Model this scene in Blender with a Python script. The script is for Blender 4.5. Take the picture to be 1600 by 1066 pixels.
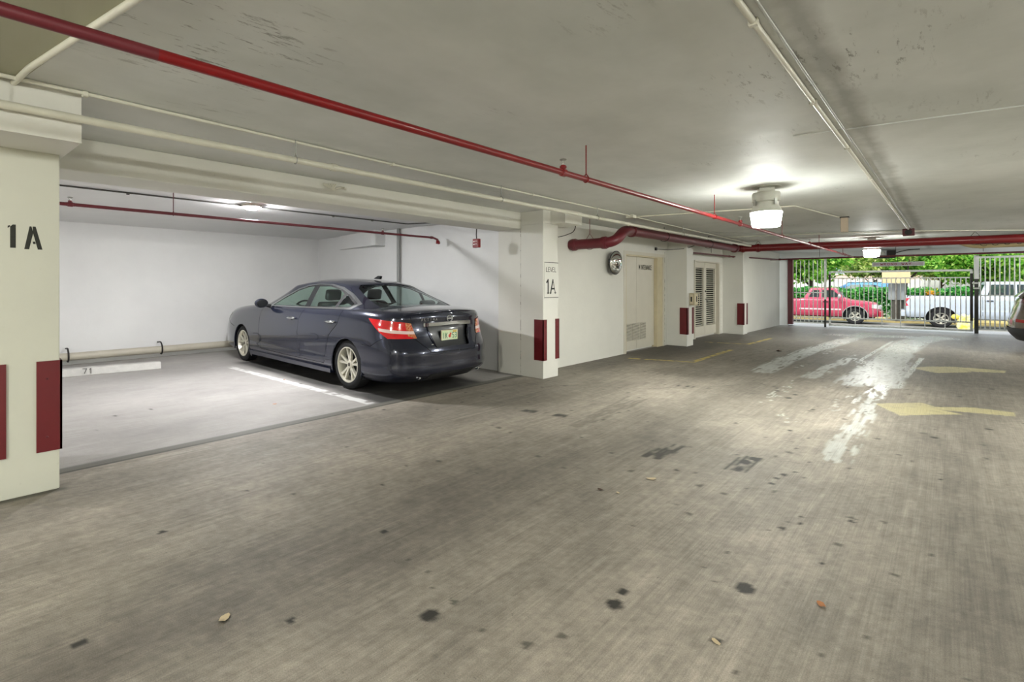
import bpy, bmesh, math, random
import numpy as np
from mathutils import Vector, Matrix, noise as mnoise

for o in list(bpy.data.objects): bpy.data.objects.remove(o)
SC = bpy.context.scene
C = SC.collection
R = math.radians
rng = np.random.default_rng(7)
random.seed(7)

# ------------------------------------------------------------------ camera, world, sun, exposure
FPX, PPX, HZ, CH = 768.68, 680.0, 446.0, 1.28
YAW = R(46.322)
SN, CS = math.sin(YAW), math.cos(YAW)
cam = bpy.data.cameras.new('camera')
cam.sensor_width = 36; cam.lens = FPX/1600*36
cam.shift_x = (800-PPX)/1600
cam.shift_y = -(533-HZ)/1600
cam.clip_start = 0.05; cam.clip_end = 300
camo = bpy.data.objects.new('camera', cam); C.objects.link(camo)
camo.location = (0, 0, CH); camo.rotation_euler = (R(90), 0, YAW)
SC.camera = camo

W = bpy.data.worlds.new('world'); SC.world = W; W.use_nodes = True
wn = W.node_tree.nodes; wl = W.node_tree.links
bg = wn['Background']; bg.inputs[1].default_value = 0.85
sky = wn.new('ShaderNodeTexSky'); sky.sky_type = 'HOSEK_WILKIE'; sky.turbidity = 5; sky.ground_albedo = .4
sky.sun_direction = Vector((0.3, 0.35, 0.9)).normalized()
mxs = wn.new('ShaderNodeMixRGB'); mxs.inputs[0].default_value = .6; mxs.inputs[2].default_value = (3.2, 3.4, 3.6, 1)
wl.new(sky.outputs[0], mxs.inputs[1]); wl.new(mxs.outputs[0], bg.inputs[0])
sun = bpy.data.lights.new('sun', 'SUN'); sun.energy = 3.2; sun.angle = R(12); sun.color = (1, .97, .9)
suno = bpy.data.objects.new('sun', sun); C.objects.link(suno)
suno.rotation_euler = (R(38), R(-14), 0)          # high sun on the street side, lights the vehicles' near flanks

SC.view_settings.view_transform = 'Standard'; SC.view_settings.look = 'None'
SC.view_settings.gamma = 1; SC.view_settings.use_curve_mapping = False
SC.view_settings.exposure = 0.0
LAMP_E, BAY_E = 430.0, 1350.0

# ------------------------------------------------------------------ helpers
def ray(px, py):
    u = (px-PPX)/FPX
    return (u*CS-SN, u*SN+CS, (HZ-py)/FPX)
def onp(px, py, ax, val):
    """the world point on the plane axis=val that was measured at this spot of the photo"""
    r = ray(px, py); o = (0, 0, CH); t = (val-o[ax])/r[ax]
    return Vector((o[0]+t*r[0], o[1]+t*r[1], o[2]+t*r[2]))
def flr(px, py, z=0): return onp(px, py, 2, z)

def lin(c):
    if isinstance(c, str):
        c = c.lstrip('#'); c = tuple(int(c[i:i+2], 16)/255 for i in (0, 2, 4))
    return tuple((x/12.92 if x <= .04045 else ((x+.055)/1.055)**2.4) for x in c[:3]) + (1,)

MATS = {}
def mat(name, col, rough=.5, metal=0, spec=.5, coat=0, emit=None, es=0, var=0, vs=3, bump=0, bs=60, trans=0, alpha=1, stretch=(1,1,1), col2=None, lo=.45, hi=.6):
    if name in MATS: return MATS[name]
    m = bpy.data.materials.new(name); m.use_nodes = True; MATS[name] = m
    nt = m.node_tree; N = nt.nodes; L = nt.links; b = N['Principled BSDF']
    c = lin(col)
    b.inputs['Base Color'].default_value = c; b.inputs['Roughness'].default_value = rough
    b.inputs['Metallic'].default_value = metal; b.inputs['Specular IOR Level'].default_value = spec
    b.inputs['Coat Weight'].default_value = coat; b.inputs['Coat Roughness'].default_value = .06
    b.inputs['Transmission Weight'].default_value = trans; b.inputs['Alpha'].default_value = alpha
    if emit: b.inputs['Emission Color'].default_value = lin(emit); b.inputs['Emission Strength'].default_value = es
    if var or bump or col2:
        tc = N.new('ShaderNodeTexCoord'); mp = N.new('ShaderNodeMapping'); mp.inputs['Scale'].default_value = stretch
        L.new(tc.outputs['Object'], mp.inputs[0])
    if var or col2:
        nz = N.new('ShaderNodeTexNoise'); nz.inputs['Scale'].default_value = vs; nz.inputs['Detail'].default_value = 6; nz.inputs['Roughness'].default_value = .62
        L.new(mp.outputs[0], nz.inputs[0])
        cr = N.new('ShaderNodeValToRGB')
        if col2:
            cr.color_ramp.elements[0].position = lo; cr.color_ramp.elements[1].position = hi
            cr.color_ramp.elements[0].color = lin(col2); cr.color_ramp.elements[1].color = c
        else:
            cr.color_ramp.elements[0].position = .3; cr.color_ramp.elements[1].position = .7
            cr.color_ramp.elements[0].color = tuple(x*(1-var) for x in c[:3])+(1,)
            cr.color_ramp.elements[1].color = tuple(min(1, x*(1+var*.4)) for x in c[:3])+(1,)
        L.new(nz.outputs[0], cr.inputs[0]); L.new(cr.outputs[0], b.inputs['Base Color'])
    if bump:
        n2 = N.new('ShaderNodeTexNoise'); n2.inputs['Scale'].default_value = bs; n2.inputs['Detail'].default_value = 4
        L.new(mp.outputs[0], n2.inputs[0])
        bp = N.new('ShaderNodeBump'); bp.inputs['Strength'].default_value = bump; bp.inputs['Distance'].default_value = .01
        L.new(n2.outputs[0], bp.inputs['Height']); L.new(bp.outputs[0], b.inputs['Normal'])
    return m

def obj(name, bm, m, parent=None, smooth=False):
    me = bpy.data.meshes.new(name)
    if smooth:
        for f in bm.faces: f.smooth = True
    bm.to_mesh(me); bm.free()
    for mm in (m if isinstance(m, (list, tuple)) else [m]): me.materials.append(mm)
    if smooth == 'auto': me.set_sharp_from_angle(angle=R(38))
    o = bpy.data.objects.new(name, me); C.objects.link(o)
    if parent: o.parent = parent
    return o
def tag(o, label=None, cat=None, group=None, kind=None):
    if label: o['label'] = label
    if cat: o['category'] = cat
    if group: o['group'] = group
    if kind: o['kind'] = kind
    return o
def thing(name, label, cat, loc=(0, 0, 0), rz=0, group=None, kind=None):
    o = bpy.data.objects.new(name, None); C.objects.link(o); o.empty_display_size = .1
    o.location = loc; o.rotation_euler = (0, 0, rz)
    return tag(o, label, cat, group, kind)
def struct(name, bm, m, parent=None, label=None, smooth=False):
    o = obj(name, bm, m, parent, smooth)
    if not parent: o['kind'] = 'structure'
    if label: o['label'] = label
    return o

def NB(): return bmesh.new()
def box(bm, x0, x1, y0, y1, z0, z1, mi=0):
    v = [bm.verts.new((x, y, z)) for z in (z0, z1) for y in (y0, y1) for x in (x0, x1)]
    fs = []
    for q in ((0,2,3,1),(4,5,7,6),(0,1,5,4),(2,6,7,3),(0,4,6,2),(1,3,7,5)):
        f = bm.faces.new([v[i] for i in q]); f.material_index = mi; fs.append(f)
    return v
def bev(bm, w, seg=2):
    bmesh.ops.bevel(bm, geom=list(bm.edges), offset=w, segments=seg, profile=.6, affect='EDGES', clamp_overlap=True)
def prism(bm, pts, axis, a, b, mi=0):
    """extrude polygon pts (2D) along axis from a to b"""
    def P(p, t):
        if axis == 2: return (p[0], p[1], t)
        if axis == 1: return (p[0], t, p[1])
        return (t, p[0], p[1])
    va = [bm.verts.new(P(p, a)) for p in pts]; vb = [bm.verts.new(P(p, b)) for p in pts]
    n = len(pts)
    f1 = bm.faces.new(va); f2 = bm.faces.new(vb[::-1]); f1.material_index = f2.material_index = mi
    for i in range(n):
        f = bm.faces.new((va[i], vb[i], vb[(i+1) % n], va[(i+1) % n])); f.material_index = mi
    bmesh.ops.recalc_face_normals(bm, faces=bm.faces)
def tube(bm, pts, r, n=14, caps=True, mi=0):
    pts = [Vector(p) for p in pts]; rings = []
    up = Vector((0, 0, 1)); prev = None
    for i, p in enumerate(pts):
        if i == 0: d = pts[1]-p
        elif i == len(pts)-1: d = p-pts[i-1]
        else: d = (pts[i+1]-p).normalized()+(p-pts[i-1]).normalized()
        d.normalize()
        if prev is None:
            a = up if abs(d.z) < .9 else Vector((1, 0, 0))
            x = d.cross(a).normalized()
        else:
            x = (prev-d*prev.dot(d)).normalized()
        prev = x; y = d.cross(x)
        rr = r[i] if isinstance(r, (list, tuple)) else r
        rings.append([bm.verts.new(p+(x*math.cos(k*2*math.pi/n)+y*math.sin(k*2*math.pi/n))*rr) for k in range(n)])
    for a, b in zip(rings, rings[1:]):
        for k in range(n):
            f = bm.faces.new((a[k], a[(k+1) % n], b[(k+1) % n], b[k])); f.material_index = mi
    if caps:
        bm.faces.new(rings[0][::-1]); bm.faces.new(rings[-1])
def bend(pts, r=.08, n=5):
    """round the corners of a polyline"""
    pts = [Vector(p) for p in pts]; out = [pts[0]]
    for i in range(1, len(pts)-1):
        a = (pts[i-1]-pts[i]); b = (pts[i+1]-pts[i])
        k = min(r, a.length*.45, b.length*.45)
        A = pts[i]+a.normalized()*k; B = pts[i]+b.normalized()*k
        for j in range(n+1):
            t = j/n; out.append(A*(1-t)**2+pts[i]*2*t*(1-t)+B*t*t)
    out.append(pts[-1]); return out
def lathe(bm, prof, n=32, M=None, mi=0, closed=False):
    """prof: (radius, height) about local z, placed by M"""
    M = M or Matrix(); rings = []
    for r, h in prof:
        rings.append([bm.verts.new(M @ Vector((r*math.cos(k*2*math.pi/n), r*math.sin(k*2*math.pi/n), h))) for k in range(n)])
    pr = list(zip(rings, rings[1:])) + ([(rings[-1], rings[0])] if closed else [])
    for a, b in pr:
        for k in range(n):
            f = bm.faces.new((a[k], a[(k+1) % n], b[(k+1) % n], b[k])); f.material_index = mi
    if not closed:
        for q, inv in ((rings[0], True), (rings[-1], False)):
            try: f = bm.faces.new(q[::-1] if inv else q); f.material_index = mi
            except ValueError: pass
    bmesh.ops.recalc_face_normals(bm, faces=bm.faces)
def plate(bm, o, ux, uy, n, pts, th=.002):
    """flat polygon pts (2D) in frame o,ux,uy raised th along n"""
    o, ux, uy, n = map(Vector, (o, ux, uy, n))
    a = [bm.verts.new(o+ux*p[0]+uy*p[1]) for p in pts]; b = [bm.verts.new(o+ux*p[0]+uy*p[1]+n*th) for p in pts]
    m = len(pts); bm.faces.new(b); bm.faces.new(a[::-1])
    for i in range(m): bm.faces.new((a[i], a[(i+1) % m], b[(i+1) % m], b[i]))

STROKES = {  # letters as strokes in a 1 x 1.6 cell
 '1': [((.3,1.3),(.55,1.6)),((.55,0),(.55,1.6))], 'A': [((0,0),(.45,1.6)),((.9,0),(.45,1.6)),((.18,.55),(.72,.55))],
 'L': [((.1,0),(.1,1.6)),((.1,0),(.85,0))], 'E': [((.1,0),(.1,1.6)),((.1,0),(.85,0)),((.1,1.6),(.85,1.6)),((.1,.85),(.7,.85))],
 'V': [((0,1.6),(.45,0)),((.9,1.6),(.45,0))], 'M': [((.05,0),(.05,1.6)),((.05,1.6),(.5,.5)),((.5,.5),(.95,1.6)),((.95,0),(.95,1.6))],
 'N': [((.1,0),(.1,1.6)),((.1,1.6),(.85,0)),((.85,0),(.85,1.6))], 'T': [((0,1.6),(.9,1.6)),((.45,0),(.45,1.6))],
 'C': [((.85,1.4),(.55,1.6)),((.55,1.6),(.25,1.5)),((.25,1.5),(.1,1.1)),((.1,1.1),(.1,.5)),((.1,.5),(.25,.1)),((.25,.1),(.55,0)),((.55,0),(.85,.2))],
 'W': [((0,1.6),(.25,0)),((.25,0),(.5,1.1)),((.5,1.1),(.75,0)),((.75,0),(1,1.6))],
 'R': [((.1,0),(.1,1.6)),((.1,1.6),(.7,1.5)),((.7,1.5),(.7,.9)),((.7,.9),(.1,.8)),((.35,.8),(.85,0))],
 'O': [((.1,.3),(.1,1.3)),((.1,1.3),(.4,1.6)),((.4,1.6),(.6,1.6)),((.6,1.6),(.88,1.3)),((.88,1.3),(.88,.3)),((.88,.3),(.6,0)),((.6,0),(.4,0)),((.4,0),(.1,.3))],
 'G': [((.85,1.4),(.55,1.6)),((.55,1.6),(.1,1.2)),((.1,1.2),(.1,.4)),((.1,.4),(.5,0)),((.5,0),(.85,.3)),((.85,.3),(.85,.75)),((.85,.75),(.5,.75))],
 'Y': [((0,1.6),(.45,.8)),((.9,1.6),(.45,.8)),((.45,.8),(.45,0))], '7': [((0,1.6),(.85,1.6)),((.85,1.6),(.35,0))],
 'I': [((.45,0),(.45,1.6))], 'K': [((.1,0),(.1,1.6)),((.85,1.6),(.1,.7)),((.3,.9),(.85,0))], 'D': [((.1,0),(.1,1.6)),((.1,1.6),(.6,1.5)),((.6,1.5),(.85,.8)),((.85,.8),(.6,.1)),((.6,.1),(.1,0))],
 '5': [((.8,1.6),(.15,1.6)),((.15,1.6),(.12,.9)),((.12,.9),(.7,.9)),((.7,.9),(.8,.4)),((.8,.4),(.5,0)),((.5,0),(.1,.15))],
 '3': [((.1,1.6),(.8,1.5)),((.8,1.5),(.7,.9)),((.7,.9),(.3,.85)),((.7,.85),(.8,.3)),((.8,.3),(.1,0))], '2': [((.1,1.3),(.45,1.6)),((.45,1.6),(.8,1.2)),((.8,1.2),(.1,0)),((.1,0),(.85,0))]}
def write(bm, text, o, ux, uy, n, h, t=.12, sp=1.25, th=.002, wide=1.0, serif=False):
    """letters as thin raised strokes; h = letter height"""
    k = h/1.6; x = 0; o, ux, uy, n = map(Vector, (o, ux, uy, n))
    for ch in text:
        for (a, b) in STROKES.get(ch, []):
            a = Vector((a[0]*wide, a[1])); b = Vector((b[0]*wide, b[1])); d = (b-a).normalized(); q = Vector((-d.y, d.x))*t/2
            tt = q
            if serif and abs(d.x) > .1 and ch in 'AV' and (b-a).x < 0: tt = q*.45
            a2 = a-d*t*.35; b2 = b+d*t*.35
            plate(bm, o+ux*x*k, ux*k, uy*k, n, [(a2-tt)[:], (b2-tt)[:], (b2+tt)[:], (a2+tt)[:]], th)
            if serif:
                for e in (a, b):
                    if e.y in (0, 1.6) and abs(d.y) > .5:
                        y0 = e.y-(.08 if e.y > 1 else 0)
                        plate(bm, o+ux*x*k, ux*k, uy*k, n, [(e.x-.2, y0), (e.x+.2, y0), (e.x+.2, y0+.08), (e.x-.2, y0+.08)], th)
        x += sp*wide
# ------------------------------------------------------------------ shared materials
def wall_mat(name, col, grime='#8f8b7a', g=.12):
    m = mat(name, col, rough=.55, spec=.3, bump=.12, bs=28, var=.05, vs=1.3)
    nt = m.node_tree; N = nt.nodes; L = nt.links; b = N['Principled BSDF']
    src = b.inputs['Base Color'].links[0].from_socket
    tc = N.new('ShaderNodeTexCoord')
    vo = N.new('ShaderNodeTexNoise'); vo.inputs['Scale'].default_value = 9; vo.inputs['Detail'].default_value = 8; vo.inputs['Roughness'].default_value = .75
    L.new(tc.outputs['Object'], vo.inputs[0])
    cr = N.new('ShaderNodeValToRGB'); cr.color_ramp.elements[0].position = .66; cr.color_ramp.elements[1].position = .74
    cr.color_ramp.elements[0].color = (0, 0, 0, 1); cr.color_ramp.elements[1].color = (g*4, g*4, g*4, 1)
    L.new(vo.outputs[0], cr.inputs[0])
    mx = N.new('ShaderNodeMixRGB'); mx.inputs[2].default_value = lin(grime)
    L.new(cr.outputs[0], mx.inputs[0]); L.new(src, mx.inputs[1]); L.new(mx.outputs[0], b.inputs['Base Color'])
    return m
M_wall = wall_mat('painted_wall', '#dbdad2')
M_pillar_cast = wall_mat('pillar_warm_cast', '#cacabc')  # cream tint stands for the light's warm cast on this pillar
M_bay = wall_mat('bay_wall_paint', '#e2e2e1', '#b8b8b8', .08)
M_beam = wall_mat('beam_paint', '#d9d8cf', '#8c8a7c', .14)
M_pipeW = mat('white_pipe_paint', '#cfcdbd', .35, var=.08, vs=8)
M_red = mat('red_pipe_paint', '#7c0a10', .34, spec=.4, coat=.1, var=.1, vs=5)
M_redold = mat('dull_red_pipe_paint', '#661e28', .42, var=.12, vs=5)
M_maroon = mat('maroon_paint', '#5a1620', .45, var=.12, vs=6)
M_guard = mat('maroon_guard', '#641118', .42, var=.08, vs=6, bump=.05, bs=20)
M_dark = mat('dark_iron', '#2a2624', .5, metal=.3)
M_black = mat('black_letters', '#1e211d', .6)
M_steel = mat('galvanised_steel', '#a9aaa4', .4, metal=.7, var=.1, vs=20)
M_chrome = mat('chrome', '#d9dcde', .12, metal=1)
M_rubber = mat('tyre_rubber', '#1b1b1c', .75, spec=.3, bump=.1, bs=80)
M_alloy = mat('alloy', '#c9c6b8', .3, metal=.55)
M_yel = mat('yellow_paint', '#c9ad4f', .6)
# ------------------------------------------------------------------ floor: one slab, its stains, wear, water, paint and painted-in light worked out per vertex
CZ = 2.31
GA = math.atan2(.1139, .9935)                                   # the gateway stands slightly askew
GU = Vector((math.cos(GA), math.sin(GA), 0)); GN = Vector((math.sin(GA), -math.cos(GA), 0))
G0 = Vector((-2.67, 19.13, 0))
def G(t, off=0, z=0): return G0+GU*t-GN*off+Vector((0, 0, z))    # off>0 is outwards
def vnoise(x, y, sx, sy, seed):
    r = np.random.default_rng(seed); T = r.random((256, 256))
    a = x*sx+seed*7.3; b = y*sy+seed*3.1
    i = np.floor(a).astype(int); j = np.floor(b).astype(int); u = a-i; v = b-j
    u = u*u*(3-2*u); v = v*v*(3-2*v)
    t = lambda p, q: T[p % 256, q % 256]
    return (t(i, j)*(1-u)+t(i+1, j)*u)*(1-v)+(t(i, j+1)*(1-u)+t(i+1, j+1)*u)*v
def fbm(x, y, sx, sy, seed, o=4):
    s = 0; a = .5; n = 0
    for k in range(o):
        s = s+a*vnoise(x, y, sx*2**k, sy*2**k, seed+k*11); n += a; a *= .55
    return s/n
def inpoly(x, y, P):
    ins = np.zeros(x.shape, bool); n = len(P)
    for i in range(n):
        x0, y0 = P[i]; x1, y1 = P[(i+1) % n]
        if y0 == y1: continue
        c = ((y0 > y) != (y1 > y)) & (x < (x1-x0)*(y-y0)/(y1-y0)+x0)
        ins ^= c
    return ins
def dline(x, y, P):
    best = np.full(x.shape, 1e9); tt = np.zeros(x.shape); L = 0
    for (x0, y0), (x1, y1) in zip(P, P[1:]):
        dx, dy = x1-x0, y1-y0; l = math.hypot(dx, dy)
        t = np.clip(((x-x0)*dx+(y-y0)*dy)/(l*l), 0, 1)
        d = np.hypot(x-x0-t*dx, y-y0-t*dy)
        m = d < best; best = np.where(m, d, best); tt = np.where(m, L+t*l, tt); L += l
    return best, tt
def sstep(a, b, x):
    t = np.clip((x-a)/(b-a), 0, 1); return t*t*(3-2*t)

def build_floor():
    xs = np.concatenate([np.arange(-10.2, -4.5, .045), np.arange(-4.5, 1.7, .0165), np.arange(1.7, 8.6, .6)])
    ys = np.concatenate([np.arange(-6, 0, .3), np.arange(0, 3, .012), np.arange(3, 8, .018), np.arange(8, 20.6, .045)])
    nx, ny = len(xs), len(ys)
    X, Y = np.meshgrid(xs, ys, indexing='ij')
    bay = sstep(-4.25, -4.27, X)
    # base concrete
    n1 = fbm(X, Y, .55, .35, 1); n2 = fbm(X, Y, 2.2, 1.1, 5); n3 = fbm(X, Y, 9, 9, 9)
    fine = fbm(X, Y, 58, 2.2, 21, 3); fine2 = fbm(X, Y, 70, 45, 31, 2)
    v = .262+.20*(n1-.5)+.17*(n2-.5)+.10*(n3-.5)
    v = v*(1+.36*(fine-.5)+.45*(fine2-.5)+.35*(fbm(X, Y, 14, 3.5, 131, 3)-.5)*sstep(.35, .7, n1))
    v = v*(1+.22*np.exp(-((X+2.9)/.5)**2)*sstep(5, 3, Y)+.26*np.exp(-((X+.75)/.4)**2)*sstep(9, 5, Y))
    # darker wheel tracks and dirt along the aisle
    tr = 0
    for cx, w, amp in ((-3.75, .3, .22), (-1.85, .42, .30), (.0, .3, .30)):
        cc = cx+.12*np.sin(Y*.45+cx)
        tr = tr+amp*np.exp(-((X-cc)/w)**2)*(.35+.9*fbm(X, Y, 5, .6, 41))
    v = v*(1-tr*sstep(19, 13, Y))
    v = v*(1-.34*sstep(7.6, 10.5, Y)*sstep(18.6, 16.8, Y)*(.75+.5*n2))
    # long fine wear scratches following the cars' way out
    sc = vnoise(X+.05*np.sin(Y), Y, 55, .8, 51); v = v*(1+.13*sstep(.72, .95, sc)*sstep(0, 1.5, Y)-.09*sstep(.25, .05, sc))
    # darker band along the left wall and the doors
    v = v*(1-.35*sstep(-3.2, -4.1, X)*sstep(5.5, 8, Y)*(.4+fbm(X, Y, 2, .8, 71)))
    v = v*(1-.32*sstep(-2.9, -3.6, X)*sstep(8, 9, Y)*sstep(19, 15, Y))
    v = v*(1-.30*np.exp(-((X+3.35)/.55)**2-((Y-4.6)/1.1)**2)*(.4+1.1*n2))  # darker patch on the aisle floor in front of the bay
    r_, g_, b_ = v*1.12, v*1.0, v*.83
    # paler, slightly pink bay slab
    bv = (.315+.10*(n1-.5)+.12*(n2-.5)+.05*(n3-.5))*(1+.10*(fine2-.5))
    bv = bv*(1-.3*np.exp(-((X+8.0)/.5)**2-((Y-2.3)/.8)**2)*n2*1.6)
    inb = (X < -4.25)
    under = np.exp(-(np.maximum(np.abs(X+6.1)-1.9, 0)/.25)**2-(np.maximum(np.abs(Y-4.1)-.75, 0)/.14)**2)  # oil-dark stain and the sedan's shadow, painted together into the bay floor
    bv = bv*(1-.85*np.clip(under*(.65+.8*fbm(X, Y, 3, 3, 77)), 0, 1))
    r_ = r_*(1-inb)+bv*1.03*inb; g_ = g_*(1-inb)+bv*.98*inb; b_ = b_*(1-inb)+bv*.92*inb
    rough = .62+.1*(n2-.5)
    def mixc(m, c, rg=None):
        nonlocal r_, g_, b_, rough
        r_ = r_*(1-m)+c[0]*m; g_ = g_*(1-m)+c[1]*m; b_ = b_*(1-m)+c[2]*m
        if rg is not None: rough = rough*(1-m)+rg*m
    # joint strip between aisle and bay
    cc = -4.235
    st = (np.abs(X-cc) < .045)*(Y > .3)*(Y < 5.75)
    mixc(st*.9, (.12, .117, .10)); mixc(((np.abs(X-cc-.055) < .012)*(Y > .3)*(Y < 5.75))*.85, (.04, .04, .035))
    mixc(((np.abs(X-cc+.055) < .012)*(Y > .3)*(Y < 5.75))*.5, (.1, .1, .09))
    # bay line (white), worn
    worn = fbm(X, Y, 14, 14, 83)
    wlm = (np.abs(Y-(3.0-(X+7.68)*-.053)) < .055)*(X < -4.32)*(X > -7.8)
    mixc(wlm*sstep(.3, .42, worn)*.85, (.62, .62, .60))
    # yellow lines by the doors
    for P, w in (([(-3.87, 8.44), (-2.97, 8.76), (-3.0, 10.96)], .035), ([(-3.03, 12.3), (-3.0, 14.05)], .035), ([(-3.8, 12.1), (-3.03, 12.3)], .03)):
        d, t = dline(X, Y, P); mixc((d < w*1.25)*sstep(.34, .5, worn)*.85, (.62, .48, .13))
    # two faded yellow arrows pointing to the bays
    def arrow(pl, strength):
        P = [flr(*p)[:2] for p in pl]
        mixc(inpoly(X, Y, P)*strength*(.75+.25*sstep(.3, .5, worn)), (.53, .47, .24), .5)
    arrow([(1366.5,630.7),(1400,630),(1440,629.5),(1462,636),(1520,637),(1584,644.5),(1586,651),(1530,646),(1470,641),(1506,648),(1440,648.5),(1406,649.5)], .8)
    arrow([(1423.8,575),(1450,573),(1482,573),(1520,575.5),(1571,579.5),(1571,583),(1510,580.5),(1518,582),(1463,583)], .7)
    # tyre-carried water from the gateway, its bright reflections painted in as pale colour
    br = fbm(X, Y, 34, 2.6, 91, 4); br2 = fbm(X, Y, 30, 5, 97, 3)
    def wet(P, w0, w1, thr, white=.0):
        P = [tuple(flr(*p)[:2]) for p in P]
        d, t = dline(X, Y, P); T = t.max()
        w = w0+(w1-w0)*t/T
        m = sstep(1.15, .7, d/w)*sstep(thr, thr+.06, br+.25*(1-d/w))*(.55+.45*sstep(.38, .5, br2))
        mixc(m*.7, (.46, .48, .455))
        rough[...] = rough*(1-m)+m*.34*(.6+.8*br2)
        if white: mixc(m*white, (.55, .57, .52), .12)
    rough = np.array(rough)
    wet([(1355,521),(1318,533),(1262,549),(1228,562),(1190,581)], .20, .16, .44, .18)
    wet([(1320,524),(1400,526),(1470,529)], .45, .35, .42)
    wet([(1462,527),(1425,535),(1400,552),(1384,580),(1376,602)], .30, .22, .34, .12)
    wet([(1400,553),(1365,575),(1330,600)], .16, .2, .42, .12)
    wet([(1376,602),(1350,640),(1328,680),(1305,718)], .12, .10, .56, .45)
    rough[...] = np.where((Y < 7.4), np.maximum(rough, .42), rough)
    wet([(1330,560),(1290,577),(1265,590)], .10, .12, .52, .2)
    wet([(1395,533),(1370,548),(1340,566)], .03, .03, .4, .4)
    wet([(1440,560),(1428,575),(1415,590)], .03, .03, .42, .5)
    sp = vnoise(X, Y, 34, 12, 103)*vnoise(X, Y, 5, 1.3, 107)
    Pz = [tuple(flr(*p)[:2]) for p in ((1190,560),(1330,530),(1440,540),(1420,600),(1360,640),(1290,720),(1150,600))]
    mixc(inpoly(X, Y, Pz)*sstep(.62, .72, sp)*.7, (.55, .56, .50), .1)
    # damp sheen near the gateway
    rough = rough*(1-.35*sstep(11, 15, Y))
    # oil drips and dark blotches
    spots = [(672,961,.045),(960,945,.04),(1163,920,.05),(1205,756,.022),(1225,742,.03),(1213,748,.02),(1243,738,.02),(598,758,.012),(600,831,.02),(253,832,.022),(973,925,.022),
             (1235,673,.03),(1165,722,.06),(1180,718,.05),(1155,733,.04),(1222,826,.02),(1250,818,.018),(1252,808,.016),(1330,815,.02),(454,970,.018),(350,968,.02),(125,1005,.03),(1057,735,.016),
             (1283,880,.015),(1120,1002,.02),(1545,671,.03),(1460,684,.03),(1540,716,.02),(1470,750,.018),(1243,617,.03),(1215,611,.03),(1232,622,.04),(1270,640,.03),(1500,620,.03),(470,600,.02),(600,640,.02),(236,640,.02),(150,672,.02),(180,650,.018)]
    for px, py, r in spots:
        p = flr(px, py); q = np.hypot((X-p.x)*1.3, Y-p.y)+.35*r*(n3-.5)*2.2
        mixc(sstep(r*1.1, r*.8, q)*.97, (.028, .027, .022))
    rs = np.random.default_rng(15)
    for k in range(420):
        sx, sy = rs.uniform(-4.1, 1.4), rs.uniform(1.2, 16)**1.0; r = rs.uniform(.006, .02)*(1+sy*.08)
        q = np.hypot((X-sx)*rs.uniform(.8, 1.8), Y-sy); mixc((q < r)*.75, (.07, .066, .055))
    for (ax, ay), (bx, by), nn_, gap in (((1022,716), (1066,697), 5, 4.2), ((1152,736), (1178,715), 4, 5.5), ((905,668), (1000,622), 5, 3.5)):
        for k in range(nn_):
            e = (k-nn_/2)*gap; P = [tuple(flr(ax+e*1.6, ay+e*.3)[:2]), tuple(flr(bx+e*1.9, by+e*.3)[:2])]; d, t = dline(X, Y, P)
            mixc(sstep(.022, .010, d)*(.9 if nn_ < 5 or gap > 4 else .35)*sstep(.35, .5, br2), (.03, .029, .024))
    # smears (two dark scrub marks)
    for P in (((1030,600),(1100,606)),((880,650),(810,640))):
        P = [tuple(flr(*p)[:2]) for p in P]; d, t = dline(X, Y, P)
        mixc(sstep(.09, .02, d)*sstep(.45, .62, br2)*.9, (.035, .034, .03))
    # dark line along the foot of the left pillar, cracks
    d, t = dline(X, Y, [(-3.86, -.6), (-3.86, .44)]); mixc(sstep(.05, .0, d)*.8, (.05, .05, .04))
    d, t = dline(X+.03*np.sin(Y*9), Y, [(-4.45, 5.2), (-3.7, 5.35), (-2.6, 6.1), (-1.7, 7.4)]); mixc((d < .008)*.5*(Y > 5), (.08, .08, .07))
    # daylight on the gateway apron painted in as a paler tone
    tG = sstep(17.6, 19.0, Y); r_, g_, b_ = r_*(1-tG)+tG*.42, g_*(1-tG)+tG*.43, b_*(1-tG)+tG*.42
    Z = np.zeros_like(X)
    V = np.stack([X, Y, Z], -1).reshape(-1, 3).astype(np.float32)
    i = np.arange(nx*ny).reshape(nx, ny)
    Q = np.stack([i[:-1, :-1], i[1:, :-1], i[1:, 1:], i[:-1, 1:]], -1).reshape(-1, 4)
    me = bpy.data.meshes.new('floor'); me.vertices.add(len(V)); me.vertices.foreach_set('co', V.ravel())
    me.loops.add(Q.size); me.loops.foreach_set('vertex_index', Q.ravel().astype(np.int32))
    me.polygons.add(len(Q)); me.polygons.foreach_set('loop_start', np.arange(0, Q.size, 4, dtype=np.int32))
    me.update(calc_edges=True)
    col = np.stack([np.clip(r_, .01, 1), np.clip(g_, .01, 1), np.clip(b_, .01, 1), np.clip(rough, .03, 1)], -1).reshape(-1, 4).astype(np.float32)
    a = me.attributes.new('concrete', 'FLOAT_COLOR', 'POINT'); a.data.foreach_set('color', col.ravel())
    m = bpy.data.materials.new('concrete_floor'); m.use_nodes = True; N = m.node_tree.nodes; L = m.node_tree.links; b = N['Principled BSDF']
    at = N.new('ShaderNodeAttribute'); at.attribute_name = 'concrete'
    tc = N.new('ShaderNodeTexCoord'); nz = N.new('ShaderNodeTexNoise'); nz.inputs['Scale'].default_value = 210; nz.inputs['Detail'].default_value = 4
    L.new(tc.outputs['Object'], nz.inputs[0])
    mr = N.new('ShaderNodeMapRange'); mr.inputs[1].default_value = .3; mr.inputs[2].default_value = .7; mr.inputs[3].default_value = .80; mr.inputs[4].default_value = 1.18
    L.new(nz.outputs[0], mr.inputs[0])
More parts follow.
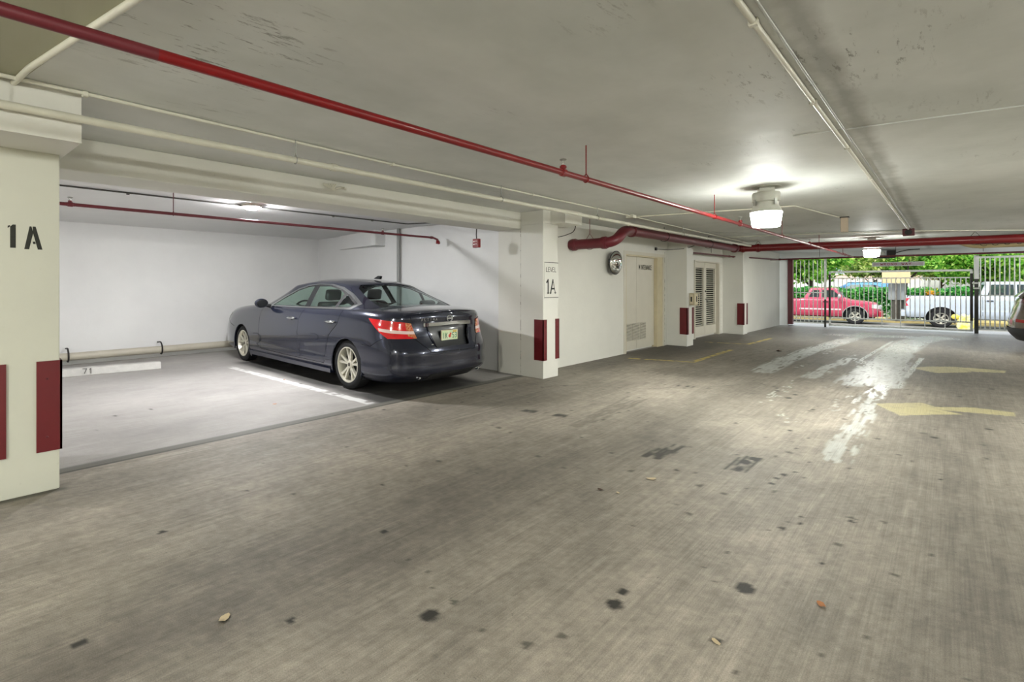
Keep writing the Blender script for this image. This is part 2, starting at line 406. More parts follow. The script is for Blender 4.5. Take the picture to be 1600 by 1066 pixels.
    mpp = N.new('ShaderNodeMapping'); mpp.inputs['Scale'].default_value = (150, 2.2, 1); L.new(tc.outputs['Object'], mpp.inputs[0])
    ns = N.new('ShaderNodeTexNoise'); ns.inputs['Scale'].default_value = 1; ns.inputs['Detail'].default_value = 3; L.new(mpp.outputs[0], ns.inputs[0])
    m4 = N.new('ShaderNodeMapRange'); m4.inputs[1].default_value = .3; m4.inputs[2].default_value = .7; m4.inputs[3].default_value = .87; m4.inputs[4].default_value = 1.12; L.new(ns.outputs[0], m4.inputs[0])
    pit = N.new('ShaderNodeTexNoise'); pit.inputs['Scale'].default_value = 38; pit.inputs['Detail'].default_value = 5; pit.inputs['Roughness'].default_value = .7; L.new(tc.outputs['Object'], pit.inputs[0])
    m5 = N.new('ShaderNodeMapRange'); m5.inputs[1].default_value = .66; m5.inputs[2].default_value = .71; m5.inputs[3].default_value = 1; m5.inputs[4].default_value = .5; L.new(pit.outputs[0], m5.inputs[0])
    q1 = N.new('ShaderNodeMath'); q1.operation = 'MULTIPLY'; L.new(mr.outputs[0], q1.inputs[0]); L.new(m4.outputs[0], q1.inputs[1])
    q2 = N.new('ShaderNodeMath'); q2.operation = 'MULTIPLY'; L.new(q1.outputs[0], q2.inputs[0]); L.new(m5.outputs[0], q2.inputs[1])
    mu = N.new('ShaderNodeVectorMath'); mu.operation = 'SCALE'; L.new(at.outputs['Color'], mu.inputs[0]); L.new(q2.outputs[0], mu.inputs['Scale'])
    L.new(mu.outputs[0], b.inputs['Base Color']); L.new(at.outputs['Alpha'], b.inputs['Roughness'])
    b.inputs['Specular IOR Level'].default_value = .32
    bp = N.new('ShaderNodeBump'); bp.inputs['Strength'].default_value = .25; bp.inputs['Distance'].default_value = .004
    L.new(nz.outputs[0], bp.inputs['Height']); L.new(bp.outputs[0], b.inputs['Normal'])
    me.materials.append(m)
    o = bpy.data.objects.new('floor', me); C.objects.link(o)
    tag(o, 'stained grey concrete garage floor with wet tyre tracks and faded yellow arrows', kind='structure')
build_floor()

# ------------------------------------------------------------------ ceiling
def ceiling_mat():
    m = mat('ceiling_paint', '#d6d5ce', rough=.5, spec=.2, bump=.1, bs=9, stretch=(.25, 2, 1))
    N = m.node_tree.nodes; L = m.node_tree.links; b = N['Principled BSDF']
    tc = N.new('ShaderNodeTexCoord')
    def nz(scale, st, det=6, ro=.6):
        mp = N.new('ShaderNodeMapping'); mp.inputs['Scale'].default_value = st; L.new(tc.outputs['Object'], mp.inputs[0])
        n = N.new('ShaderNodeTexNoise'); n.inputs['Scale'].default_value = scale; n.inputs['Detail'].default_value = det; n.inputs['Roughness'].default_value = ro
        L.new(mp.outputs[0], n.inputs[0]); return n.outputs[0]
    def ramp(s, a, bb, ca, cb):
        r = N.new('ShaderNodeValToRGB'); r.color_ramp.elements[0].position = a; r.color_ramp.elements[1].position = bb
        r.color_ramp.elements[0].color = ca; r.color_ramp.elements[1].color = cb; L.new(s, r.inputs[0]); return r.outputs[0]
    def mix(f, a, bb):
        x = N.new('ShaderNodeMixRGB'); L.new(f, x.inputs[0])
        for i, q in ((1, a), (2, bb)):
            if isinstance(q, tuple): x.inputs[i].default_value = q
            else: L.new(q, x.inputs[i])
        return x.outputs[0]
    k = (0, 0, 0, 1)
    base = ramp(nz(1.1, (1, .6, 1), 5), .35, .65, lin('#c4c7c2'), lin('#dadcd8'))
    fleck = ramp(nz(4.5, (6, 1.1, 1), 9, .76), .575, .62, k, (.8, .8, .8, 1))        # chipped flecks, drawn out
    dn = N.new('ShaderNodeVectorMath'); dn.operation = 'DISTANCE'; dn.inputs[1].default_value = (-2.15, .72, CZ); L.new(tc.outputs['Object'], dn.inputs[0])
    dn2 = N.new('ShaderNodeVectorMath'); dn2.operation = 'DISTANCE'; dn2.inputs[1].default_value = (-.45, 2.9, CZ); L.new(tc.outputs['Object'], dn2.inputs[0])
    z1 = ramp(dn.outputs['Value'], .25, .7, (1, 1, 1, 1), k); z2 = ramp(dn2.outputs['Value'], .2, .6, (.8, .8, .8, 1), k); z3 = ramp(nz(.8, (1, 1, 1), 2), .56, .66, k, (.45, .45, .45, 1))
    zz = N.new('ShaderNodeMixRGB'); zz.blend_type = 'ADD'; zz.inputs[0].default_value = 1; L.new(z1, zz.inputs[1]); L.new(z2, zz.inputs[2])
    zz2 = N.new('ShaderNodeMixRGB'); zz2.blend_type = 'ADD'; zz2.inputs[0].default_value = 1; L.new(zz.outputs[0], zz2.inputs[1]); L.new(z3, zz2.inputs[2]); zone = zz2.outputs[0]
    mm = N.new('ShaderNodeMath'); mm.operation = 'MULTIPLY'; L.new(fleck, mm.inputs[0]); L.new(zone, mm.inputs[1])
    c = mix(mm.outputs[0], base, lin('#74736b'))
    sx = N.new('ShaderNodeSeparateXYZ'); L.new(tc.outputs['Object'], sx.inputs[0])
    ma = N.new('ShaderNodeMath'); ma.operation = 'MULTIPLY_ADD'; ma.inputs[1].default_value = -.2; L.new(sx.outputs[0], ma.inputs[0]); L.new(sx.outputs[1], ma.inputs[2])
    lt = N.new('ShaderNodeMath'); lt.operation = 'LESS_THAN'; lt.inputs[1].default_value = .845; L.new(ma.outputs[0], lt.inputs[0])
    c = mix(lt.outputs[0], c, lin('#a3a28c'))
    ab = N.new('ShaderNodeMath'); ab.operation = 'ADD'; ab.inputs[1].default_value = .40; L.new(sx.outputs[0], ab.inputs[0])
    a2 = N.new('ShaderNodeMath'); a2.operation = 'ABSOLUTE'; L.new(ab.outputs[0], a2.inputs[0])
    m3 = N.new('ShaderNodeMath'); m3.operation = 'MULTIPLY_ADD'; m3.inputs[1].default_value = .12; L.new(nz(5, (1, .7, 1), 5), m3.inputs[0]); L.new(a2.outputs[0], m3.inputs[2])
    conduit_shade = ramp(m3.outputs[0], .07, .14, (.55, .55, .55, 1), k)
    c = mix(conduit_shade, c, lin('#6f6c60'))  # soft shadow along the right-hand conduit, painted into the ceiling colour
    L.new(c, b.inputs['Base Color'])
    rr = ramp(nz(3, (1, 6, 1), 4), .3, .7, (.50,)*3+(1,), (.68,)*3+(1,)); L.new(rr, b.inputs['Roughness'])
    return m
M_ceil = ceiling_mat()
bm = NB(); box(bm, -10.3, -4.4, -6, 6, CZ, CZ+.3); struct('ceiling', bm, M_bay, label='white painted ceiling over the parking bays')
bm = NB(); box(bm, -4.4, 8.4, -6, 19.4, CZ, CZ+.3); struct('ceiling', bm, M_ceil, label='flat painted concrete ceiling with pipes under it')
bm = NB()
for a, b_ in (((-.75, 4.13), (8.3, 6.25)),):
    d = (Vector((b_[0], b_[1], 0))-Vector((a[0], a[1], 0))).normalized(); n = Vector((-d.y, d.x, 0))*.012
    q = [Vector((a[0], a[1], 0))-n, Vector((b_[0], b_[1], 0))-n, Vector((b_[0], b_[1], 0))+n, Vector((a[0], a[1], 0))+n]
    prism(bm, [p[:2] for p in q], 2, CZ-.008, CZ+.01)
struct('trim_1', bm, M_ceil, label='raised board joint across the ceiling right of the lamp')

# ------------------------------------------------------------------ walls
bm = NB(); box(bm, -10.2, -9.85, -6.2, 5.95, 0, CZ); struct('wall_back', bm, M_bay, label='long white wall at the back of the parking bays')
bm = NB(); box(bm, -9.85, -4.6, 5.76, 5.95, 0, CZ)
box(bm, -7.36, -6.98, 5.72, 5.76, 0, CZ)
struct('wall_side', bm, M_bay, label='white side wall of the bay behind the sedan')
# low haunch beam in the bay corner
bm = NB(); prism(bm, [(-8.9, 5.76), (-8.9, 5.70), (-7.5, 5.5), (-7.36, 5.5), (-7.36, 5.76)], 2, 2.03, CZ)
struct('trim_2', bm, M_bay, label='short concrete haunch under the bay ceiling in the far corner')
# left wall of the aisle, in pieces round the two door recesses
WX = -4.2
def wall_left_piece(bm, y0, y1, x=WX, z0=0, z1=CZ): box(bm, x-.3, x, y0, y1, z0, z1)
bm = NB()
wall_left_piece(bm, 6.06, 8.93); wall_left_piece(bm, 8.93, 10.66, z0=1.87); box(bm, WX-.32, WX-.12, 8.93, 10.66, 0, 1.87)
wall_left_piece(bm, 10.66, 12.5); wall_left_piece(bm, 12.5, 14.35, z0=1.88); box(bm, WX-.32, WX-.10, 12.5, 14.35, 0, 1.88)
wall_left_piece(bm, 14.35, 14.95)
box(bm, -4.1, -3.79, 14.95, 18.9, 0, CZ)
bmesh.ops.recalc_face_normals(bm, faces=bm.faces)
struct('wall_left', bm, M_wall, label='painted wall along the left of the driveway with two recessed doors')
# end wall: jamb piece on the left of the gateway, header above it
bm = NB()
prism(bm, [tuple(G(-1.22, .02)[:2]), tuple(G(-.93, .02)[:2]), tuple(G(-.93, .35)[:2]), tuple(G(-1.22, .35)[:2])], 2, 0, CZ)
struct('wall_end', bm, mat('end_wall_paint', '#eef1f1', .55, var=.04), label='short white return wall left of the gateway')
bm = NB()
prism(bm, [tuple(G(-1.3, .0)[:2]), tuple(G(9, .0)[:2]), tuple(G(9, .35)[:2]), tuple(G(-1.3, .35)[:2])], 2, 2.12, CZ+.3)
struct('wall_header', bm, MATS['end_wall_paint'], label='white lintel wall above the gateway')
bm = NB(); prism(bm, [tuple(G(-.93, -.02)[:2]), tuple(G(-.80, -.02)[:2]), tuple(G(-.80, .36)[:2]), tuple(G(-.93, .36)[:2])], 2, .04, 2.12)
struct('trim_3', bm, M_maroon, label='maroon painted edge of the left gateway jamb')
M_salmon = mat('salmon_paint', '#d98f86', .6, var=.06)
bm = NB(); prism(bm, [tuple(G(4.13, .0)[:2]), tuple(G(4.6, .0)[:2]), tuple(G(4.6, .36)[:2]), tuple(G(4.13, .36)[:2])], 2, 0, 2.12)
struct('trim_4', bm, M_salmon, label='salmon painted right gateway jamb')
bm = NB(); box(bm, 8.1, 8.4, -6.2, 20.5, 0, CZ); struct('wall_right', bm, M_wall)
bm = NB(); box(bm, -10.2, 8.4, -6.3, -6.0, 0, CZ); struct('wall_rear', bm, M_wall)
bm = NB(); prism(bm, [tuple(G(4.6, .0)[:2]), tuple(G(10.9, .0)[:2]), tuple(G(10.9, .3)[:2]), tuple(G(4.6, .3)[:2])], 2, 0, CZ); struct('wall_end_right', bm, M_wall)

# ------------------------------------------------------------------ pillars with corner guards, caps, writing
def guard(bm, cx, cy, sx, sy, z0, z1, wx, wy, t=.012):
    """L-shaped plate round a corner; sx, sy point away from the pillar"""
    box(bm, *sorted((cx+sx*t, cx-sx*wx)), *sorted((cy, cy+sy*t)), z0, z1)
    box(bm, *sorted((cx, cx+sx*t)), *sorted((cy+sy*t, cy-sy*wy)), z0, z1)
    bmesh.ops.recalc_face_normals(bm, faces=bm.faces)
def pillar(name, label, x1, y0, y1, depth, guards, wx=.14, wy=.075, z0=.25, z1=.81):
    t = thing(name, label, 'pillar', (x1, y0, 0), kind='structure')
    bm = NB(); box(bm, -depth, 0, 0, y1-y0, 0, 2.13); bmesh.ops.recalc_face_normals(bm, faces=bm.faces)
    bev(bm, .008, 2)
    obj('shaft', bm, M_pillar_cast if y0 < 1 else M_wall, t)
    for (sy) in guards:
        bm = NB(); guard(bm, 0, 0 if sy < 0 else y1-y0, 1, sy, z0, z1, wx, wy)
        g = obj('corner_guard', bm, M_guard, t)
        bm = NB()
        for z in (z0+.09, z1-.11):
            for yy in ((wy*.55) if sy < 0 else (y1-y0-wy*.55),):
                lathe(bm, [(.007, 0), (.006, .004), (.002, .006)], 8, Matrix.Translation((.012, yy, z)) @ Matrix.Rotation(R(90), 4, 'Y'))
        obj('screw', bm, M_maroon, g)
    return t
pl0 = pillar('concrete_pillar', 'nearest pillar at the left edge, stencilled 1 A', -3.88, .06, .43, .75, (-1, 1), wy=.115)
pl1 = pillar('concrete_pillar', 'white pillar behind the sedan carrying the LEVEL 1A panel', -3.83, 5.69, 6.06, .78, (-1, 1))
pl2 = pillar('concrete_pillar', 'white pillar between the two doors with a box hung on it', -3.80, 10.90, 11.26, .42, (-1, 1))
pl3 = pillar('concrete_pillar', 'white pillar right of the louvred doors, furthest along the wall', -3.71, 14.60, 14.95, .5, (-1, 1))
for t, dy in ((pl2, .36), (pl3, .35)):
    bm = NB(); box(bm, -.5, 0, 0, dy, 2.13, CZ); obj('head', bm, M_wall, t)
# caps
bm = NB(); box(bm, -.9, .63, -1.5, .01, 0, .0001)
bm.free(); bm = NB()
prism(bm, [(-.35, 2.13), (.63, 2.05), (.63, CZ), (-.35, CZ)], 1, -.75, .395)
o = obj('capital', bm, M_beam, pl0)
bm = NB(); box(bm, -.78, .23, .18, .62, 2.13, CZ); box(bm, -.78, 0, 0, .18, 2.13, CZ)
obj('capital', bm, M_beam, pl1)
# stencilled 1 A on the nearest pillar (breaks in the strokes like a stencil)
bm = NB()
def st(pts): plate(bm, (.0, -.06, 0), (0, 1, 0), (0, 0, 1), (1, 0, 0), pts, .0012)
st([(.193, 1.505), (.219, 1.505), (.219, 1.645), (.205, 1.645), (.193, 1.632)]); st([(.182, 1.622), (.193, 1.632), (.193, 1.64), (.182, 1.636)])
for q in ([(.258, 1.50), (.281, 1.50), (.300, 1.60), (.292, 1.640), (.283, 1.640)], [(.345, 1.50), (.322, 1.50), (.298, 1.606), (.298, 1.64), (.312, 1.64)], [(.300, 1.533), (.312, 1.533), (.310, 1.548), (.298, 1.548)]):
    st(q)
obj('stencilled_writing', bm, mat('stencil_black', '#26271f', .7, var=.3, vs=60), pl0)
# LEVEL 1A panel on the second pillar
bm = NB(); box(bm, 0, .006, .02, .365, 1.10, 1.60); pn = obj('level_panel', bm, M_wall, pl1)
bm = NB()
for z in (1.595, 1.112): box(bm, .006, .009, .022, .362, z-.004, z+.004)
obj('panel_line', bm, M_black, pn)
bm = NB(); write(bm, 'LEVEL', (.0062, .060, 1.468), (0, 1, 0), (0, 0, 1), (1, 0, 0), .060, t=.20, sp=1.25, wide=1.12, serif=True); obj('lettering', bm, M_black, pn)
bm = NB(); write(bm, '1A', (.0062, .035, 1.17), (0, 1, 0), (0, 0, 1), (1, 0, 0), .185, t=.20, sp=1.0, wide=1.15, serif=True); obj('lettering', bm, M_black, pn)

# beam over the bay opening, and its continuation
def beam(y0, y1, label, nm='trim_5'):
    bm = NB(); box(bm, -4.62, -4.2, y0, y1, 2.077, CZ); bev(bm, .006, 1)
    struct(nm, bm, M_beam, label=label)
beam(.45, 5.69, 'deep concrete beam over the parking bay opening')
beam(-6, .06, 'concrete beam over the next bay, left of the picture', 'trim_6')
bm = NB(); box(bm, -9.85, -9.55, -.1, .25, 0, CZ); bm.free()

# ------------------------------------------------------------------ doors in the left wall
M_door = mat('door_paint', '#cfcabb', .42, var=.05, vs=3)
M_doorB = mat('frame_stained_paint', '#cdc2a2', .5, var=.12, vs=4)
def door(nm, label, y0, y1, z1, x, split, kind):
    t = thing(nm, label, 'door', (x, y0, 0), kind='structure')
    w = y1-y0
    bm = NB(); box(bm, .001, .118, 0, .05, 0, z1-.03); box(bm, .001, .118, w-.26 if kind == 1 else w-.09, w, 0, z1-.03); box(bm, .001, .118, 0, w, z1-.03, z1)
    bmesh.ops.recalc_face_normals(bm, faces=bm.faces)
    obj('door_frame', bm, M_doorB if kind == 1 else M_door, t)
    a, b = .05, w-(.26 if kind == 1 else .09); m = a+(b-a)*split
    for k, (p, q) in enumerate(((a, m-.004), (m+.004, b))):
        bm = NB()
        if kind == 1:
            box(bm, 0, .045, p, q, .035, z1-.03); bev(bm, .003, 1); lf = obj('door_leaf', bm, M_door, t)
        else:
            s = .11                                     # stiles and rails round an open louvred field
            box(bm, 0, .045, p, p+s, .04, z1-.03); box(bm, 0, .045, q-s*.7, q, .04, z1-.03)
            box(bm, 0, .045, p+s, q-s*.7, .04, .27); box(bm, 0, .045, p+s, q-s*.7, z1-.17, z1-.03)
            lf = obj('door_leaf', bm, M_door, t)
            bm = NB(); n = 27; zz0, zz1 = .27, z1-.17
            for i in range(n):
                z = zz0+(i+.5)*(zz1-zz0)/n
                prism(bm, [(.012, z+.006), (.014, z+.011), (.038, z-.004), (.036, z-.011)], 1, p+s, q-s*.7)
            obj('louvre_slats', bm, M_door, lf)
            bm = NB(); box(bm, .0008, .004, p+s, q-s*.7, zz0, zz1); obj('louvre_backing', bm, mat('louvre_dark', '#24231f', .95, spec=.05), lf)
        if kind == 1 and k == 0: first = lf
    if kind == 1:
        bm = NB(); n = 15                               # intake grille across both leaves
        for i in range(n):
            z = .21+i*.022
            for c0, c1 in ((.06, .42), (.45, .78), (.82, 1.06)):
                box(bm, .045, .053, c0, c1, z, z+.012)
        obj('intake_grille', bm, M_door, t)
        bm = NB()
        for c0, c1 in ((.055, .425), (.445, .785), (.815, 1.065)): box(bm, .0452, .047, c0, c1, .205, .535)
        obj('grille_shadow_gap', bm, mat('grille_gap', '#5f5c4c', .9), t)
        bm = NB(); write(bm, 'M  NTENANCE'.replace('  ', ' '), (.0455, m+.10, 1.60), (0, 1, 0), (0, 0, 1), (1, 0, 0), .085, t=.26, sp=1.18, wide=.98)
        obj('door_lettering', bm, mat('worn_letters', '#5a584a', .7, var=.4, vs=40), t)
    else:
        bm = NB()
        lathe(bm, [(.022, 0), (.022, .012), (.012, .02)], 12, Matrix.Translation((.045, m+.03, 1.13)) @ Matrix.Rotation(R(90), 4, 'Y'))
        obj('lock', bm, M_dark, t)
        bm = NB(); tube(bm, bend([(.045, m+.03, .93), (.085, m+.03, .93), (.085, m+.03, .88), (.085, m+.10, .88)], .02), .009, 8)
        obj('door_handle', bm, M_dark, t)
door('door_1', 'beige double maintenance door with a low grille, right of the round mirror', 8.93, 10.66, 1.87, WX-.12, .42, 1)
door('door_2', 'white double louvred doors between the two far pillars', 12.5, 14.35, 1.88, WX-.10, .5, 2)
bm = NB(); box(bm, WX, WX+.012, 8.86, 8.93, 0, 1.87); box(bm, WX, WX+.012, 10.66, 10.72, 0, 1.87); box(bm, WX, WX+.012, 8.86, 10.72, 1.87, 1.93); struct('trim_7', bm, M_door, label='flat architrave round the maintenance door')
bm = NB()                                                # hairline movement joints next to the pillars
for y0 in (10.76,): box(bm, WX-.001, WX+.0012, y0, y0+.012, .02, 1.98)
box(bm, -4.207, -4.2, 5.6885, 5.69, 0, 2.1); box(bm, -4.2-.0, -4.1995, 14.5, 14.512, .02, 1.98)
struct('trim_8', bm, mat('joint_grime', '#77746a', .9, col2='#c9c7bb', vs=14, lo=.5, hi=.56), label='thin cracked movement joints beside the pillars')
# ------------------------------------------------------------------ lamps
M_lens = mat('lit_lens', '#ffffff', .4, emit='#fefff8', es=LAMP_E)
M_lensd = mat('lit_lens_sides', '#ffffff', .4, emit='#fefff8', es=LAMP_E*.20)
M_bayl = mat('lit_bay_lens', '#ffffff', .4, emit='#fdfdff', es=BAY_E)
M_house = mat('lamp_housing', '#b9b9ae', .45, metal=.2, var=.1, vs=12)
M_fill_lens = mat('fill_lens_strong', '#ffffff', .4, emit='#fefff8', es=LAMP_E*1.6)  # brighter lens for the unseen fill lamps
M_fill_sides = mat('fill_lens_strong_sides', '#ffffff', .4, emit='#fefff8', es=LAMP_E*1.35)
def aisle_lamp(x, y, label, rz=0, lens=None):
    t = thing('ceiling_lamp', label, 'lamp', (x, y, CZ), rz, 'jar-shaped driveway lamps')
    bm = NB(); lathe(bm, [(.001, 0), (.13, -.001), (.13, -.006), (.06, -.010), (.001, -.010)], 28); obj('canopy', bm, M_house, t, 'auto')
    bm = NB(); box(bm, -.07, .07, -.055, .055, -.065, -.008); bev(bm, .012, 2)
    for q in (-.05, .05): lathe(bm, [(.012, 0), (.012, .02)], 10, Matrix.Translation((q, 0, -.035)) @ Matrix.Rotation(R(90), 4, 'X'))
    obj('junction_box', bm, M_house, t)
    bm = NB(); lathe(bm, [(.02, -.062), (.118, -.062), (.124, -.075), (.124, -.155), (.112, -.165), (.108, -.19), (.13, -.235), (.142, -.262), (.142, -.268), (.02, -.266)], 36); h = obj('housing', bm, M_house, t, 'auto')
    for k in range(4):
        b2 = NB(); box(b2, .118, .134, -.012, .012, -.20, -.14); b2.transform(Matrix.Rotation(k*math.pi/2+.5, 4, 'Z')); obj('clasp', b2, M_steel, h)
    bm = NB(); lathe(bm, [(.001, -.267), (.141, -.267), (.138, -.30), (.124, -.405), (.115, -.418), (.001, -.420)], 36)
    for f in bm.faces: f.material_index = 0 if f.normal.z < -.7 and f.calc_center_median().z < -.4 else 1
    obj('lens', bm, lens or (M_lens, M_lensd), t, 'auto')
    return t
l1 = aisle_lamp(-1.33, 6.05, 'lit jar-shaped lamp on the ceiling, the nearer of the two in view', .4)
l2 = aisle_lamp(-1.17, 14.1, 'lit jar-shaped lamp in front of the wide red pipe near the gate', .1)
for x, y, lb in ((-.9, -3.0, 'unseen jar-shaped fill lamp added on the ceiling behind the camera'), (3.6, -1.0, 'unseen jar-shaped fill lamp added on the ceiling behind the camera on the right'), (3.6, 6.0, 'unseen jar-shaped fill lamp added on the ceiling right of the driveway'), (3.8, 13.0, 'unseen jar-shaped fill lamp added on the ceiling above the dark parked car')):
    aisle_lamp(x, y, lb, 0, (M_fill_lens, M_fill_sides))  # unseen lamps added as fill light, stronger than the two in view
def bay_lamp(x, y, label):
    t = thing('bay_lamp', label, 'lamp', (x, y, CZ), 0, 'round lamps in the parking bays')
    bm = NB(); lathe(bm, [(.001, 0), (.12, 0), (.125, -.02), (.120, -.034), (.108, -.036), (.104, -.02), (.001, -.018)], 32); obj('base', bm, M_house, t, 'auto')
    bm = NB(); lathe(bm, [(.001, -.020), (.095, -.020), (.090, -.045), (.06, -.062), (.001, -.066)], 32); obj('diffuser', bm, M_bayl, t, 'auto')
bay_lamp(-6.15, 2.64, 'round glowing lamp on the bay ceiling above the sedan')
bay_lamp(-6.15, -2.4, 'unseen round lamp added in the next bay, left of the picture')  # lamp added out of view for more light

# ------------------------------------------------------------------ pipes and conduits
def pipe(name, label, pts, r, m, cat='pipe', n=16, cpl=(), rods=(), group=None, cr=1.35, cl=.035, yoke=True, rod_m=None):
    """a pipe as one thing: run (mesh), couplings, hanger rods"""
    t = thing(name, label, cat, pts[0], 0, group)
    o = Vector(pts[0]); P = [Vector(p)-o for p in pts]
    bm = NB(); tube(bm, bend(P, r*2.2, 6), r, n); obj('pipe_run', bm, m, t, 'auto')
    for c, d in cpl:
        c = Vector(c)-o; d = Vector(d).normalized(); bm = NB()
        tube(bm, [c-d*cl, c-d*cl*.6, c-d*cl*.55, c+d*cl*.55, c+d*cl*.6, c+d*cl], [r*1.08, r*1.1, r*cr, r*cr, r*1.1, r*1.08], n)
        obj('coupling', bm, m, t, 'auto')
    for h in rods:
        h = Vector(h)-o; top = CZ-o.z; bm = NB()
        tube(bm, [(h.x, h.y, h.z+r*1.9), (h.x, h.y, top)], .0045, 8)
        if yoke:
            pts2 = [(h.x-0, h.y, h.z-r*1.12)]
            ring = [(h.x+math.sin(a)*r*1.18, h.y, h.z-math.cos(a)*r*1.18) for a in np.linspace(-2.2, 2.2, 15)]
            ring = [(h.x-.0, h.y, h.z+r*2.0)]+[(h.x+math.sin(a)*r*1.15, h.y, h.z-math.cos(a)*r*1.15) for a in np.linspace(-2.3, 2.3, 17)]+[(h.x, h.y, h.z+r*2.0)]
            tube(bm, ring, .004, 6)
        obj('hanger', bm, rod_m or m, t)
    return t
def upright_head(t, at, r=.02, m=None, o=None):
    """tee with an upright sprinkler on it"""
    at = Vector(at)-Vector(o); bm = NB()
    tube(bm, [at, at+Vector((0, 0, r*2.1))], [r*.75, r*.7], 12); tube(bm, [at+Vector((0, 0, r*1.2)), at+Vector((0, 0, r*1.9))], r*.95, 6)
    a = obj('tee', bm, m, t); bm = NB()
    tube(bm, [at+Vector((0, 0, r*2.1)), at+Vector((0, 0, r*2.6))], .008, 10)
    for s in (-1, 1): tube(bm, [at+Vector((0, s*.006, r*2.5)), at+Vector((0, s*.013, r*3.1)), at+Vector((0, s*.003, r*3.8))], .0025, 6)
    lathe(bm, [(.001, 0), (.018, -.001), (.024, -.006), (.024, -.0045), (.018, .001), (.001, .002)], 16, Matrix.Translation(at+Vector((0, 0, r*3.9))))
    obj('sprinkler_head', bm, M_steel, a, 'auto')
XP, ZP, RP = -1.85, 2.06, .0205
ys = onp(246, 91, 0, XP).y
p = pipe('sprinkler_pipe', 'long thin red sprinkler pipe running under the driveway ceiling', [(XP, ys, ZP), (XP, 17.7, ZP)], RP, M_red, cpl=[((XP, 2.99, ZP), (0, 1, 0)), ((XP, 7.15, ZP), (0, 1, 0)), ((XP, 11.6, ZP), (0, 1, 0)), ((XP, 16.2, ZP), (0, 1, 0))],
     rods=[(XP, 3.30, ZP), (XP, 6.15, ZP), (XP, 9.4, ZP), (XP, 12.6, ZP), (XP, 15.8, ZP)])
bm = NB(); tube(bm, [(0, -5.9-ys, 0), (0, 0, 0)], RP, 16); obj('pipe_run', bm, M_redold, p, 'auto')['label'] = 'dull maroon length of the pipe nearest the camera'
for y in (2.99, 7.15, 11.6): upright_head(p, (XP, y, ZP), .024, M_red, (XP, ys, ZP))
YF = 17.72
p = pipe('cross_sprinkler_pipe', 'thin dark maroon pipe running across in front of the gateway lintel', [(-4.0, YF, 2.06), (7.9, YF+.45, 2.06)], .022, M_maroon, cpl=[((-3.55, YF+.017, 2.06), (1, 0, 0)), ((XP, YF+.08, 2.06), (1, 0, 0)), ((-1.6, YF+.09, 2.06), (1, 0, 0))],
     rods=[(-2.6, YF+.05, 2.06), (-1.0, YF+.11, 2.06), (.55, YF+.17, 2.06)], yoke=False, rod_m=M_dark)
p = pipe('branch_sprinkler_pipe', 'short thin maroon pipe above the louvred doors', [(-3.95, 11.3, 2.0), (-3.95, 14.3, 2.03), (-3.55, 17.5, 2.05)], .02, M_maroon, cpl=[((-3.95, 14.3, 2.03), (0, 1, 0)), ((-3.93, 14.55, 2.03), (0, 1, 0))], rods=[(-3.95, 12.9, 2.02)], yoke=False, rod_m=M_dark)
PB = (-3.47, 7.55, 2.135)
Cdir = Vector((4.39, .86, 0)).normalized()
PC = Vector((-3.5, 13.25, 2.15))
big = [(-4.2, 7.0, 1.925), (-3.46, 7.0, 1.925), (-3.44, 7.28, 2.12), PB]
t = pipe('standpipe', 'wide maroon standpipe leaving the wall above the mirror and turning along the ceiling', big, .079, M_redold, n=24, cr=1.2, cl=.05,
     cpl=[((-4.13, 7.0, 1.925), (1, 0, 0)), ((-3.62, 7.0, 1.925), (1, 0, 0)), ((-3.47, 7.60, 2.135), (0, 1, 0))], rods=[(-3.86, 7.0, 1.925)])
tt = t
o = Vector(big[0])
bm = NB(); tube(bm, [Vector(PB)-o, Vector((-3.5, 13.2, 2.15))-o], .076, 24); obj('pipe_run', bm, M_redold, tt, 'auto')
for c, d in (((-3.5, 13.05, 2.15), (0, 1, 0)),):
    bm = NB(); c = Vector(c)-o; d = Vector(d); tube(bm, [c-d*.05, c-d*.04, c+d*.04, c+d*.05], [.08, .1, .1, .08], 24); obj('coupling', bm, M_redold, tt, 'auto')
for y in (8.9, 11.2):
    bm = NB()
    tube(bm, [(-3.48-o.x, y-o.y, 2.215-o.z), (-3.48-o.x, y-o.y, CZ-o.z)], .006, 8)
    tube(bm, [(-3.48-o.x+math.sin(a)*.088, y-o.y, 2.14-o.z-math.cos(a)*.088) for a in np.linspace(-3.1, 3.1, 19)], .005, 6)
    obj('hanger', bm, M_dark, tt)
E1 = PC+Cdir*9.5
t = pipe('cross_standpipe', 'wide red pipe crossing the ceiling from the left wall behind the second lamp', [tuple(PC-Cdir*.02), tuple(E1)], .08, mat('bright_red_pipe', '#700b11', .36, coat=.1, var=.08, vs=4), n=24, cr=1.22, cl=.045,
     cpl=[(tuple(PC+Cdir*.12), Cdir), (tuple(PC+Cdir*.42), Cdir)], rods=[tuple(PC+Cdir*.42), tuple(PC+Cdir*3.9)], rod_m=M_dark)
pipe('white_water_pipe', 'white painted pipe hung beside the beam over the bays', [(-3.20, -5.9, 2.165), (-3.20, 7.9, 2.165), (-3.22, 13.6, 2.2)], .0215, M_pipeW, cpl=[((-3.20, 2.0, 2.165), (0, 1, 0)), ((-3.2, 6.9, 2.165), (0, 1, 0))],
     rods=[(-3.20, .1, 2.165), (-3.20, 1.69, 2.165), (-3.20, 4.0, 2.165), (-3.2, 6.0, 2.165), (-3.2, 9.0, 2.165)], rod_m=M_steel)
